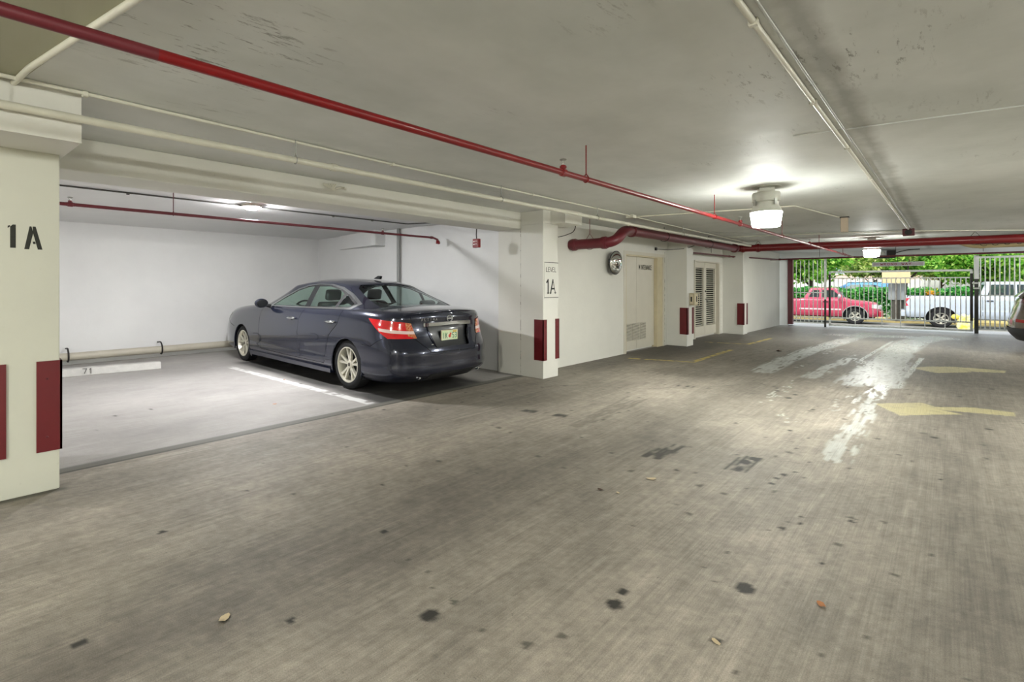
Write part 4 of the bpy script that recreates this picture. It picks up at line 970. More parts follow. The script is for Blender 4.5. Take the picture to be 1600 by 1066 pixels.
# ------------------------------------------------------------------ vehicles: skins lofted from plan outlines, panels cut out of them
def crom(xs, ys, x):
    """smooth interpolation through points"""
    xs = np.asarray(xs, float); ys = np.asarray(ys, float); m = np.gradient(ys, xs); x = np.clip(x, xs[0], xs[-1])
    d = np.diff(ys)/np.diff(xs)
    for i in range(1, len(xs)-1):
        if d[i-1]*d[i] <= 0: m[i] = 0
    m[0] = d[0]; m[-1] = d[-1]
    i = np.clip(np.searchsorted(xs, x)-1, 0, len(xs)-2); h = xs[i+1]-xs[i]; t = (x-xs[i])/h
    return ((2*t**3-3*t**2+1)*ys[i]+(t**3-2*t**2+t)*h*m[i]+(-2*t**3+3*t**2)*ys[i+1]+(t**3-t**2)*h*m[i+1])
def outline(af, ar, b, pf, pr, q, n):
    th = np.linspace(0, math.pi, 4001); c = np.cos(th); s = np.abs(np.sin(th))
    x = np.where(c > 0, -af*np.abs(c)**(2/pf), ar*np.abs(c)**(2/pr)); y = -b*s**(2/q)
    L = np.concatenate([[0], np.cumsum(np.hypot(np.diff(x), np.diff(y)))]); k = np.linspace(0, L[-1], n)
    return np.interp(k, L, x), np.interp(k, L, y)
def skin(rows, n):
    """rows: arrays (x, y, z) of the left half outline; mirrored and welded"""
    bm = bmesh.new()
    for sgn in (1, -1):
        g = [[bm.verts.new((x, y*sgn, z)) for x, y, z in zip(*r)] for r in rows]
        for a, b in zip(g, g[1:]):
            for i in range(n-1):
                f = (a[i], a[i+1], b[i+1], b[i]) if sgn > 0 else (a[i+1], a[i], b[i], b[i+1])
                try: bm.faces.new(f)
                except ValueError: pass
    bmesh.ops.remove_doubles(bm, verts=bm.verts, dist=.0008)
    bmesh.ops.dissolve_degenerate(bm, edges=bm.edges, dist=.0005)
    bmesh.ops.recalc_face_normals(bm, faces=bm.faces)
    return bm
def lower_skin(P, n=130, nr=30, nd=12):
    F = [r[0] for r in P['rows']]; A = [r[1] for r in P['rows']]; Bk = [r[2] for r in P['rows']]; Bw = [r[3] for r in P['rows']]
    zt = lambda x: crom(P['top'][0], P['top'][1], x)
    out = []
    for f in np.linspace(0, 1, nr):
        x, y = outline(crom(F, A, f), crom(F, Bk, f), crom(F, Bw, f), P['pf'], P['pr'], P['q'], n)
        top = zt(x); z = P['z0']+f*(top-P['z0']); out.append((x, y, z))
    x0, y0, z0 = out[-1]
    for k in range(1, nd+1):
        g = k/nd; cr = P.get('crown', .045)
        yy = y0*(1-g); zz = z0+cr*(1-(1-g)**2.2)*np.clip((np.abs(y0)/np.abs(y0).max()), 0, 1)
        xx = x0*(1-.0*g)
        out.append((xx, yy, zz))
    return skin(out, n)
def upper_skin(P, n=110, nr=16, nd=10):
    U = P['up']; out = []
    zt = lambda x: crom(P['top'][0], P['top'][1], x)
    for g in np.linspace(0, 1, nr):
        e = g**P.get('tuck', 1.0)
        af = U['bf']+(U['tf']-U['bf'])*e; ar = U['br']+(U['tr']-U['br'])*g
        bow = math.sin(g*math.pi)*P.get('bow', .03)
        x, y = outline(-(af)+bow*1.2 if False else -af, ar, U['bw']+(U['tw']-U['bw'])*g**1.15, U['pf'], U['pr'], U['q'], n)
        zb = zt(x)-.03; zr = crom(U['roof'][0], U['roof'][1], x)
        out.append((x, y, zb+(zr-zb)*(g*(1-.0)+bow*.6*(1-g))))
    x0, y0, z0 = out[-1]
    for k in range(1, nd+1):
        g = k/nd; yy = y0*(1-g)
        out.append((x0*(1-.02*g), yy, z0+U['crown']*(1-(1-g)**2.3)*np.clip(np.abs(y0)/U['tw'], 0, 1)**.5))
    return skin(out, n)
def cut(bm, poly, view, ok):
    """cut the outline poly into the skin as seen in a view ('s' side x,z / 'r' end y,z); returns faces inside"""
    A = {'s': 0, 'r': 1, 't': 0}[view]; B_ = {'s': 2, 'r': 2, 't': 1}[view]
    xs = [p[0] for p in poly]; zs = [p[1] for p in poly]; pad = .02
    def near():
        fs = []
        for f in bm.faces:
            if not ok(f): continue
            a = [v.co[A] for v in f.verts]; b = [v.co[B_] for v in f.verts]
            if max(a) < min(xs)-pad or min(a) > max(xs)+pad or max(b) < min(zs)-pad or min(b) > max(zs)+pad: continue
            fs.append(f)
        return fs
    n = len(poly)
    for i in range(n):
        p, q = poly[i], poly[(i+1) % n]; d = (q[0]-p[0], q[1]-p[1]); l = math.hypot(*d)
        if l < 1e-6: continue
        no = [0, 0, 0]; no[A] = d[1]/l; no[B_] = -d[0]/l; co = [0, 0, 0]; co[A] = p[0]; co[B_] = p[1]
        fs = []
        lo = [min(p[0], q[0])-.03, min(p[1], q[1])-.03]; hi = [max(p[0], q[0])+.03, max(p[1], q[1])+.03]
        for f in near():
            a = [v.co[A] for v in f.verts]; b = [v.co[B_] for v in f.verts]
            if max(a) < lo[0] or min(a) > hi[0] or max(b) < lo[1] or min(b) > hi[1]: continue
            fs.append(f)
        if not fs: continue
        geom = list({e for f in fs for e in f.edges} | {v for f in fs for v in f.verts})+fs
        bmesh.ops.bisect_plane(bm, geom=geom, dist=1e-5, plane_co=co, plane_no=no)
    def inside(x, y):
        c = False
        for i in range(n):
            x0, y0 = poly[i]; x1, y1 = poly[(i+1) % n]
            if (y0 > y) != (y1 > y) and x < (x1-x0)*(y-y0)/(y1-y0)+x0: c = not c
        return c
    return [f for f in near() if inside(f.calc_center_median()[A], f.calc_center_median()[B_])]
def take(bm, faces, name, m, parent, inset=0.0, smooth=True, off=0.0):
    """move faces into an object of their own"""
    nb = bmesh.new(); vm = {}
    for f in faces:
        vs = []
        for v in f.verts:
            if v not in vm: vm[v] = nb.verts.new(v.co+v.normal*off)
            vs.append(vm[v])
        try: nb.faces.new(vs)
        except ValueError: pass
    bmesh.ops.delete(bm, geom=faces, context='FACES')
    o = obj(name, nb, m, parent, smooth)
    if inset:
        pass
    return o
def circ(cx, cz, r, n=28, a0=0, a1=2*math.pi): return [(cx+r*math.cos(a), cz+r*math.sin(a)) for a in np.linspace(a0, a1, n, endpoint=False)]
def strip(pts, w):
    """thin polygon following a polyline"""
    L = []; Rr = []
    for i, p in enumerate(pts):
        a = pts[max(i-1, 0)]; b = pts[min(i+1, len(pts)-1)]; d = (b[0]-a[0], b[1]-a[1]); l = math.hypot(*d) or 1
        nx, ny = -d[1]/l*w/2, d[0]/l*w/2; L.append((p[0]+nx, p[1]+ny)); Rr.append((p[0]-nx, p[1]-ny))
    return L+Rr[::-1]
def glass_mat(name, tint, rough=.02, mixf=.25):
    m = bpy.data.materials.new(name); m.use_nodes = True; N = m.node_tree.nodes; L = m.node_tree.links; N.clear()
    out = N.new('ShaderNodeOutputMaterial'); tr = N.new('ShaderNodeBsdfTransparent'); gl = N.new('ShaderNodeBsdfGlossy'); mx = N.new('ShaderNodeMixShader'); fr = N.new('ShaderNodeLayerWeight'); fr.inputs[0].default_value = .5
    tr.inputs[0].default_value = lin(tint); gl.inputs[1].default_value = rough; gl.inputs[0].default_value = (.9, .95, .95, 1)
    pw = N.new('ShaderNodeMath'); pw.operation = 'POWER'; pw.inputs[1].default_value = 4; L.new(fr.outputs['Facing'], pw.inputs[0])
    mr = N.new('ShaderNodeMath'); mr.operation = 'MULTIPLY_ADD'; mr.inputs[1].default_value = .6; mr.inputs[2].default_value = .05; L.new(pw.outputs[0], mr.inputs[0])
    L.new(mr.outputs[0], mx.inputs[0]); L.new(tr.outputs[0], mx.inputs[1]); L.new(gl.outputs[0], mx.inputs[2]); L.new(mx.outputs[0], out.inputs[0])
    return m
M_glass = glass_mat('car_glass', '#e6f8f0'); M_glassd = glass_mat('rear_glass', '#ced6d6')
M_trim = mat('black_trim', '#101112', .6, spec=.2); M_plast = mat('black_plastic', '#1d1e1f', .6); M_seat = mat('seat_cloth', '#2c302f', .9, var=.1, vs=10)
M_gap = mat('panel_gap', '#08090b', .8)
def wheel(parent, x, y, side, r, w, rim_r, kind='split'):
    """wheel as a part: tyre > rim, spokes, hub"""
    M0 = Matrix.Translation((x, y, r)) @ Matrix.Rotation(R(90)*side, 4, 'X')   # local z points outwards
    if side < 0: M0 = Matrix.Translation((x, y, r)) @ Matrix.Rotation(R(90), 4, 'X')
    else: M0 = Matrix.Translation((x, y, r)) @ Matrix.Rotation(R(-90), 4, 'X')
    bm = NB(); h = w/2
    lathe(bm, [(rim_r-.004, -h*.9), (rim_r+.02, -h), (r-.03, -h), (r-.006, -h*.8), (r, -h*.5), (r, h*.5), (r-.006, h*.8), (r-.03, h), (rim_r+.02, h*1.02), (rim_r-.002, h*.93), (rim_r-.006, h*.6)], 48, M0, closed=True)
    t = obj('tyre', bm, M_rubber, parent, 'auto')
    bm = NB(); lathe(bm, [(rim_r-.004, -h*.8), (rim_r, h*.9), (rim_r+.002, h*.98), (rim_r-.010, h*.99), (rim_r-.016, h*.86), (rim_r-.03, -h*.6)], 48, M0); 
    bm.faces.ensure_lookup_table()
    obj('rim', bm, M_alloy, t, 'auto')
    bm = NB(); lathe(bm, [(.001, -h*.1), (rim_r-.01, -h*.15), (rim_r-.01, -h*.2), (.001, -h*.2)], 32, M0); lathe(bm, [(.001, h*.05), (rim_r*.55, h*.05), (rim_r*.55, 0), (.001, 0)], 24, M0); obj('brake', bm, mat('wheel_dark', '#26262a', .6, metal=.3), t)
    bm = NB(); ns = {'split': 5, 'six': 6, 'five': 5}[kind]
    def spoke(a0, a1, w0, w1, r0=.03, zz=(.62, .80)):
        p = [(r0, a0, w0), (rim_r*.55, (a0+a1)/2*.5+a0*.5, (w0+w1)/2), (rim_r-.008, a1, w1)]
        lo = []; hi = []
        for k, (q, a, ww) in enumerate(p):
            z = h*(zz[0]+(zz[1]-zz[0])*k/2)
            c = Vector((math.cos(a)*q, math.sin(a)*q, 0)); s = Vector((-math.sin(a), math.cos(a), 0))*ww/2
            lo.append([M0 @ (c-s+Vector((0, 0, z-.03))), M0 @ (c+s+Vector((0, 0, z-.03)))]); hi.append([M0 @ (c-s*.8+Vector((0, 0, z))), M0 @ (c+s*.8+Vector((0, 0, z)))])
        vs = [[bm.verts.new(v) for v in (lo[k][0], lo[k][1], hi[k][1], hi[k][0])] for k in range(3)]
        for k in range(2):
            for i in range(4): bm.faces.new((vs[k][i], vs[k][(i+1) % 4], vs[k+1][(i+1) % 4], vs[k+1][i]))
        bm.faces.new(vs[0][::-1]); bm.faces.new(vs[2])
    for k in range(ns):
        a = k*2*math.pi/ns+.3
        if kind == 'split':
            spoke(a-.17, a-.23, .030, .036); spoke(a+.17, a+.23, .030, .036)
        elif kind == 'six': spoke(a, a, .075, .085)
        else: spoke(a, a, .06, .09)
    lathe(bm, [(.001, h*.72), (.045, h*.70), (.055, h*.55), (.055, h*.3), (.001, h*.3)], 20, M0)
    bmesh.ops.recalc_face_normals(bm, faces=bm.faces)
    sp_ = obj('spokes', bm, M_alloy, t, False)
    bm = NB(); lathe(bm, [(.001, h*.76), (.022, h*.76), (.024, h*.70), (.001, h*.70)], 16, M0)
    for k in range(5):
        a = k*2*math.pi/5; lathe(bm, [(.001, h*.70), (.007, h*.70), (.007, h*.6), (.001, h*.6)], 8, M0 @ Matrix.Translation((math.cos(a)*.036, math.sin(a)*.036, 0)))
    obj('hub_cap', bm, mat('hub_dark', '#55524b', .4, metal=.5), t)
    return t
def arches(bm, P, parent, m=None):
    for wx in P['wx']:
        for s in (-1, 1):
            ok = (lambda f, s=s: f.calc_center_median().y*s > P['rows'][2][3]*.6 and f.calc_center_median().z < P['archz']+P['archr']+.1)
            fs = cut(bm, circ(wx, P['archz'], P['archr'], 30), 's', ok)
            bmesh.ops.delete(bm, geom=fs, context='FACES')
    b2 = NB()
    for wx in P['wx']:
        for s in (-1, 1):
            y0, y1 = s*(P['hw']-.035), s*(P['hw']-.30); n = 26
            a = [b2.verts.new((wx+P['archr']*math.cos(t), y0, P['archz']+P['archr']*math.sin(t))) for t in np.linspace(-.5, math.pi+.5, n)]
            b = [b2.verts.new((wx+P['archr']*1.0*math.cos(t), y1, P['archz']+P['archr']*1.0*math.sin(t))) for t in np.linspace(-.5, math.pi+.5, n)]
            for i in range(n-1): b2.faces.new((a[i], a[i+1], b[i+1], b[i]))
            c = b2.verts.new((wx, y1, P['archz']))
            for i in range(n-1): b2.faces.new((b[i], b[i+1], c))
    obj('wheel_well', b2, M_plast, parent)
def arch_lip(P, parent, m, r=.016, z_lo=None):
    for wx in P['wx']:
        for s in (-1, 1):
            bm = NB(); pts = []
            for t in np.linspace(-.35, math.pi+.35, 26):
                x = wx+(P['archr']+.004)*math.cos(t); z = P['archz']+(P['archr']+.004)*math.sin(t)
                pts.append((x, s*(P['lipy'](x, z)), z))
            tube(bm, pts, r, 8); obj('arch_lip', bm, m, parent, True)
def seat(parent, x, y, s=1.0, zb=.30):
    bm = NB(); box(bm, x-.25, x+.22, y-.23, y+.23, zb, zb+.16); bev(bm, .05, 3)
    b2 = NB(); box(b2, .0, .12, -.23, .23, 0, .52); bev(b2, .05, 3); b2.transform(Matrix.Translation((x+.17, y, zb+.1)) @ Matrix.Rotation(R(14), 4, 'Y'))
    me = bpy.data.meshes.new('t'); b2.to_mesh(me); bm.from_mesh(me); b2.free()
    b2 = NB(); box(b2, 0, .09, -.12, .12, .54, .70); bev(b2, .04, 3); b2.transform(Matrix.Translation((x+.17, y, zb+.1)) @ Matrix.Rotation(R(14), 4, 'Y'))
    me2 = bpy.data.meshes.new('t'); b2.to_mesh(me2); bm.from_mesh(me2); b2.free()
    return obj('seat', bm, M_seat, parent, 'auto')

# ---- the dark sedan
def sedan():
    t = thing('sedan', 'dark blue-grey four-door sedan parked nose-in in the bay', 'car', (-6.68, 4.24, 0))
    paint = mat('sedan_paint', '#1e2336', .2, metal=.5, coat=1.0, spec=.5)
    paint.node_tree.nodes['Principled BSDF'].inputs['Coat Roughness'].default_value = .04
    zlip = .955
    P = dict(z0=.165, pf=11, pr=15, q=2.7, hw=.86, crown=.05,
        rows=[(0, 2.58, 2.44, .80), (.07, 2.68, 2.53, .845), (.3, 2.76, 2.58, .862), (.48, 2.765, 2.575, .868), (.58, 2.75, 2.53, .868), (.70, 2.71, 2.49, .862), (.86, 2.63, 2.475, .845), (.95, 2.56, 2.49, .815), (1, 2.48, 2.47, .775)],
        top=([-2.78, -2.6, -2.35, -1.9, -1.3, -.7, 0, .8, 1.4, 1.8, 2.2, 2.42, 2.6], [.64, .735, .83, .90, .95, .955, .958, .972, .985, .985, .965, .95, .93]),
        wx=(-1.60, 1.55), archz=.305, archr=.325,
        up=dict(bf=-1.28, tf=-.42, br=2.16, tr=1.36, bw=.80, tw=.565, pf=7, pr=13, q=3.2, crown=.07,
                roof=([-1.4, -.6, -.2, .3, .9, 1.30, 2.2], [1.20, 1.235, 1.28, 1.315, 1.30, 1.26, 1.19])))
    low = lower_skin(P); up = upper_skin(P)
    # --- greenhouse
    top = P['top']
    dlo = [(-.62, .972), (-.36, 1.10), (-.06, 1.215), (.18, 1.268), (.48, 1.288), (.80, 1.280), (1.08, 1.235), (1.34, 1.150), (1.60, 1.045), (1.50, 1.0), (1.30, .998), (.5, .985)]
    ring = [(-.70, .962), (-.38, 1.115), (-.07, 1.235), (.18, 1.288), (.48, 1.307), (.82, 1.298), (1.10, 1.254), (1.37, 1.167), (1.67, 1.045), (1.54, .978), (1.30, .974), (.5, .964)]
    g1 = [(-.58, .98), (-.34, 1.09), (-.05, 1.20), (.19, 1.252), (.36, 1.268), (.40, .99)]
    g2 = [(.54, .993), (.50, 1.272), (.78, 1.265), (1.04, 1.225), (1.20, 1.168), (1.17, 1.003)]
    g3 = [(1.235, 1.007), (1.27, 1.155), (1.34, 1.128), (1.545, 1.045), (1.48, 1.012)]
    for s in (-1, 1):
        ok = lambda f, s=s: f.normal.y*s > .25
        for nm, g, mm in (('front_side_window', g1, M_glass), ('rear_side_window', g2, M_glass), ('quarter_window', g3, M_glass)):
            fs = cut(up, g, 's', ok); take(up, fs, nm, mm, t, off=-.006)
        fs = cut(up, dlo, 's', ok); take(up, fs, 'window_pillars', M_trim, t, off=-.002)
        fs = cut(up, ring, 's', ok); take(up, fs, 'chrome_window_surround', M_chrome, t, off=.003)
    okr = lambda f: f.normal.x > .28 and f.calc_center_median().x > .9
    fs = cut(up, [(-.60, .985), (-.575, 1.10), (-.50, 1.24), (-.43, 1.285), (.43, 1.285), (.50, 1.24), (.575, 1.10), (.60, .985)], 'r', okr)
    rw = take(up, fs, 'rear_window', M_glassd, t, off=-.004)
    okf = lambda f: f.normal.x < -.28 and f.calc_center_median().x < -.2
    fs = cut(up, [(-.70, .985), (-.62, 1.12), (-.50, 1.262), (.50, 1.262), (.62, 1.12), (.70, .985)], 'r', okf)
    take(up, fs, 'windscreen', M_glass, t, off=-.004)
    # --- lower skin: arches, lamps, panels
    arches(low, P, t)
    end = lambda f: f.calc_center_median().x > 2.0 and f.normal.z < .8
    for s in (-1, 1):
        ok = lambda f, s=s: f.calc_center_median().x > 1.7 and f.calc_center_median().y*s > .42 and f.normal.z < .75
        # lamp drawn on the side and wrapping on to the tail
        side_poly = [(1.98, .895), (2.15, .885), (2.36, .862), (2.50, .815), (2.7, .79), (2.7, .665), (2.28, .672), (2.16, .75)]
        fs = cut(low, side_poly, 's', lambda f, ok=ok, s=s: ok(f))
        inner = [f for f in fs if True]
        # split at the lid: keep only outboard of |y| = .47..
        fs2 = cut(low, [(s*.50, .66), (s*.56, .87), (s*.95, .93), (s*.95, .60)] if s > 0 else [(-.50, .66), (-.95, .60), (-.95, .93), (-.56, .87)], 'r', lambda f, S=None, ok=ok: ok(f))
        fs = [f for f in cut(low, side_poly, 's', ok) if abs(f.calc_center_median().y) > .502+.06*(f.calc_center_median().z-.66)/.21]
        lens_red = mat('lamp_red', '#d3131c', .12, coat=1, spec=.6, emit='#ff2020', es=.05, var=.25, vs=14)
        lamp = take(low, fs, 'tail_lamp', lens_red, t, off=.006)
        # pale lens band and inboard clear corner, lying on the lamp skin
        bm2 = bmesh.new(); bm2.from_mesh(lamp.data); bm2.normal_update()
        b1 = cut(bm2, [(2.17, .755), (2.30, .735), (2.44, .72), (2.7, .705), (2.7, .735), (2.42, .755), (2.28, .775), (2.15, .79)], 's', lambda f: True)
        pale = take(bm2, b1, 'clear_band', mat('lamp_clear', '#e9cfc9', .1, coat=1), lamp, off=.002)
        b2 = cut(bm2, [(s*.50, .66), (s*.56, .90), (s*.62, .86), (s*.60, .70)], 'r', lambda f: f.calc_center_median().x > 2.3)
        take(bm2, b2, 'amber_corner', mat('lamp_amber', '#cf9a62', .12, coat=1, col2='#b8302a', vs=60, lo=.4, hi=.6), lamp, off=.002)
        bm2.to_mesh(lamp.data); bm2.free()
        # headlamp wrapping the nose
        okh = lambda f, s=s: f.calc_center_median().x < -1.9 and f.calc_center_median().y*s > .35
        fs = cut(low, [(-2.12, .80), (-2.45, .80), (-2.9, .74), (-2.9, .60), (-2.5, .63), (-2.25, .70)], 's', okh)
        take(low, fs, 'headlamp', mat('headlamp_amber', '#cf8a4e', .15, coat=1, col2='#e8dcc8', vs=9), t, off=.003)
    # trunk lid face: dark gap round it, plate recess
    yl = [(-.50, .66), (-.36, .515), (.36, .515), (.50, .66), (.56, .90), (-.56, .90)]
    g_ = strip([(-.56, .915), (-.52, .66), (-.36, .505), (.36, .505), (.52, .66), (.56, .915)], .010)
    fs = cut(low, g_, 'r', lambda f: f.calc_center_median().x > 2.2 and f.normal.x > .2)
    take(low, fs, 'lid_gap', M_gap, t, off=-.003)
    fs = cut(low, [(-.345, .80), (-.27, .56), (.27, .56), (.345, .80)], 'r', lambda f: f.calc_center_median().x > 2.2 and f.normal.x > .2)
    rec = take(low, fs, 'plate_recess', mat('sedan_recess', '#191c20', .35, coat=.4), t, off=-.028)
    bm = NB()
    xr = 2.505
    def rx(z): return crom([0, .07, .3, .48, .58, .70, .86, .95, 1], [2.44, 2.53, 2.58, 2.575, 2.53, 2.49, 2.475, 2.49, 2.47], (z-.165)/.77)
    def rxy(y, z): return rx(z)*(1-(abs(y)/.86)**2.7)**(1/15)
    def ribbon(bm, pts, w, th, up_=(0, 0, 1)):
        """flat band with thickness following points on the tail"""
        for (a, b) in zip(pts, pts[1:]):
            A, B_ = Vector(a), Vector(b); wv = Vector((0, 0, w/2)); o_ = Vector((th, 0, 0))
            v = [bm.verts.new(q) for q in (A-wv, B_-wv, B_+wv, A+wv, A-wv+o_, B_-wv+o_, B_+wv+o_, A+wv+o_)]
            for q in ((0, 1, 2, 3), (4, 5, 6, 7), (0, 1, 5, 4), (3, 2, 6, 7), (1, 2, 6, 5), (0, 3, 7, 4)): bm.faces.new([v[i] for i in q])
        bmesh.ops.remove_doubles(bm, verts=bm.verts, dist=.0002); bmesh.ops.recalc_face_normals(bm, faces=bm.faces)
    for zz, sl in ((.80, 1),):
        fr = [(-.352, .805), (-.275, .555), (.275, .555), (.352, .805)]
        for a, b in ((fr[0], fr[1]), (fr[1], fr[2]), (fr[2], fr[3])):
            tube(bm, [(rxy(a[0], a[1])-.002, a[0], a[1]), (rxy(b[0], b[1])-.002, b[0], b[1])], .007, 6)
    obj('recess_edge', bm, paint, t, True)
    bm = NB(); ys_ = np.linspace(-.40, .40, 21)
    ribbon(bm, [(rxy(y, .825)-.004, y, .826-.02*abs(y)) for y in ys_], .052, .022); bev(bm, .006, 1); obj('chrome_strip', bm, M_chrome, t, 'auto')
    # lip spoiler edge of the lid
    bm = NB(); tube(bm, [(rxy(y, .94)-.008-.02*abs(y)*2, y, .938+.035*(1-(y/.62)**2)) for y in np.linspace(-.62, .62, 25)], .014, 8); obj('lid_lip', bm, paint, t, True)
    # number plate
    px_ = rxy(0, .68)-.012
    pn = thing('plate', None, None); C.objects.unlink(pn); bpy.data.objects.remove(pn)
    bm = NB(); box(bm, px_, px_+.006, -.145, .145, .605, .745); bev(bm, .004, 1); pl_ = obj('number_plate', bm, mat('plate_frame', '#b9a98a', .4), t)
    bm = NB(); box(bm, px_+.006, px_+.008, -.133, .133, .620, .737); obj('plate_face', bm, mat('plate_face', '#dfe3c8', .5, col2='#c9dcb0', vs=12), pl_)
    bm = NB(); lathe(bm, [(.001, 0), (.021, 0), (.019, .002), (.001, .002)], 16, Matrix.Translation((px_+.008, .0, .670)) @ Matrix.Rotation(R(90), 4, 'Y')); lathe(bm, [(.001, 0), (.015, 0), (.001, .0025)], 12, Matrix.Translation((px_+.008, .016, .695)) @ Matrix.Rotation(R(90), 4, 'Y')); obj('orange_fruit_mark', bm, mat('plate_orange', '#cf4a36', .5), pl_)
    bm = NB(); write(bm, 'IK', (px_+.008, -.118, .645), (0, 1, 0), (0, 0, 1), (1, 0, 0), .062, t=.2, sp=1.2, wide=.95); write(bm, '53', (px_+.008, .042, .645), (0, 1, 0), (0, 0, 1), (1, 0, 0), .062, t=.2, sp=1.2, wide=.95); obj('plate_characters', bm, mat('plate_green', '#3f7a55', .5), pl_)
    bm = NB(); box(bm, px_+.008, px_+.009, .055, .12, .712, .733); obj('plate_sticker', bm, M_yel, pl_)
    # lettering and emblem
    bm = NB()
    for k, ch in enumerate('ALTIMA'):
        y0 = -.44+k*.042; xx = rxy(y0+.02, .885)
        write(bm, ch, (xx+.001, y0,   .866), (0, 1, 0), (0, 0, 1), (1, 0, 0), .030, t=.2, sp=1.2, wide=1.45, th=.004)
    obj('model_lettering', bm, M_chrome, t)
    bm = NB(); Me = Matrix.Translation((rxy(.02, .875)+.002, .0, .880)) @ Matrix.Rotation(R(90), 4, 'Y')
    ringp = [(.036*math.cos(a), .044*math.sin(a)) for a in np.linspace(0, 2*math.pi, 28, endpoint=False)]
    tube(bm, [Vector((rxy(0, .88)+.003, p[1], .880+p[0]*1.0)) for p in ringp+[ringp[0]]], .006, 8)
    box(bm, rxy(0, .88)+.0, rxy(0, .88)+.010, -.052, .052, .871, .889); obj('badge', bm, M_chrome, t, 'auto')
    bm = NB(); box(bm, rxy(-.3, .6)+.0, rxy(-.3, .6)+.006, -.335, -.28, .585, .597); obj('small_badge', bm, M_chrome, t)
    # door handles, gaps, skirts
    for s in (-1, 1):
        ok = lambda f, s=s: f.calc_center_median().y*s > .5 and f.normal.z < .85
        gaps = [[(-.86, .955), (-.90, .80), (-.93, .50), (-.86, .30)], [(.44, .97), (.35, .80), (.33, .62), (.37, .42), (.42, .28)], [(1.40, .98), (1.35, .80), (1.16, .64), (1.08, .45), (1.05, .28)], [(-.86, .29), (.0, .272), (1.05, .272)], [(-2.35, .72), (-2.1, .62), (-1.93, .58)], [(1.88, .585), (2.05, .575), (2.14, .63), (2.22, .67)]]
        for gl in gaps:
            fs = cut(low, strip(gl, .008), 's', ok)
            if fs: take(low, fs, 'panel_gap', M_gap, t, off=-.004)
        for hx in (.16, 1.20):
            bm = NB(); yy = s*.872
            tube(bm, [(hx-.105, yy-s*.012, .812), (hx-.09, yy+s*.014, .813), (hx, yy+s*.028, .816), (hx+.09, yy+s*.014, .817), (hx+.105, yy-s*.012, .818)], [.012, .015, .016, .015, .012], 10)
            h = obj('door_handle', bm, M_chrome, t, True)
            bm = NB(); bmesh.ops.create_icosphere(bm, subdivisions=2, radius=1); bmesh.ops.scale(bm, vec=(.052, .006, .026), verts=bm.verts); bmesh.ops.translate(bm, vec=(hx, s*.862, .812), verts=bm.verts); obj('handle_recess', bm, M_gap, h, True)
        bm = NB(); prism(bm, [(-1.26, .225), (1.21, .215), (1.21, .165), (-1.23, .165)], 1, s*.80, s*.872); obj('side_skirt', bm, paint, t)
        bm = NB(); prism(bm, [(-1.27, .25), (-1.19, .19), (-1.23, .12), (-1.275, .15)], 1, s*.74, s*.85); obj('mud_flap', bm, paint, t)
        # door mirror
        bm = NB(); bmesh.ops.create_icosphere(bm, subdivisions=3, radius=1)
        for v in bm.verts:
            q = v.co; q.x = q.x if q.x < .35 else .35
            v.co = Vector((-.66+q.x*.085, s*(.94+q.y*.105), 1.005+q.z*.072))
        mr_ = obj('door_mirror', bm, paint, t, True)
        bm = NB(); tube(bm, [(-.62, s*.80, .955), (-.66, s*.88, .975)], [.03, .022], 8); obj('mirror_arm', bm, M_trim, mr_, True)
        bm = NB(); bmesh.ops.create_icosphere(bm, subdivisions=2, radius=1)
        for v in bm.verts: q = v.co; v.co = Vector((-.628+q.x*.006, s*(.94+q.y*.092), 1.005+q.z*.06))
        obj('mirror_glass', bm, M_trim, mr_, True)
        # exhaust tips
        bm = NB(); lathe(bm, [(.016, 0), (.030, 0), (.034, .09), (.030, .10), (.026, .095), (.016, .01)], 18, Matrix.Translation((2.40, s*.50, .245)) @ Matrix.Rotation(R(97), 4, 'Y')); obj('exhaust_tip', bm, M_chrome, t, 'auto')
    # rear apron (black) under the bumper
    fs = cut(low, [(-.42, .10), (.42, .10), (.36, .255), (-.36, .255)], 'r', lambda f: f.calc_center_median().x > 2.0 and f.normal.x > .1)
    if fs: take(low, fs, 'rear_diffuser', M_plast, t, off=.002)
    P['lipy'] = lambda x, z: .858*(1-max(0, (abs(x)/(2.56 if x > 0 else 2.76))**(15 if x > 0 else 11)))**(1/2.7)-.004
    arch_lip(P, t, paint, .012)
    b = obj('lower_body', low, paint, t, True); obj('roof_and_pillars', up, paint, t, True)
    # floor pan, cabin
    bm = NB(); box(bm, -2.3, 2.35, -.56, .56, .17, .30); box(bm, -1.1, 1.2, -.76, .76, .17, .28); obj('underbody', bm, M_plast, t)
    bm = NB(); box(bm, -1.25, -.55, -.72, .72, .55, .93); bev(bm, .06, 3); d_ = obj('dashboard', bm, M_plast, t)
    bm = NB(); tube(bm, [(-.42+math.sin(a)*.06, -.36+math.cos(a)*.17, .88+math.sin(a)*.16) for a in np.linspace(0, 2*math.pi, 24)], .014, 8); tube(bm, [(-.42, -.36, .88), (-.6, -.36, .80)], .03, 8); box(bm, -.44, -.41, -.52, -.20, .87, .90); obj('steering_wheel', bm, M_plast, d_, 'auto')
    seat(t, .12, -.37, zb=.45); seat(t, .12, .37, zb=.45)
    bm = NB(); box(bm, .95, 1.55, -.68, .68, .35, .55); bev(bm, .05, 3); b2 = NB(); box(b2, 0, .14, -.68, .68, 0, .50); bev(b2, .05, 3); b2.transform(Matrix.Translation((1.38, 0, .5)) @ Matrix.Rotation(R(20), 4, 'Y'))
    me = bpy.data.meshes.new('t'); b2.to_mesh(me); b2.free(); bm.from_mesh(me)
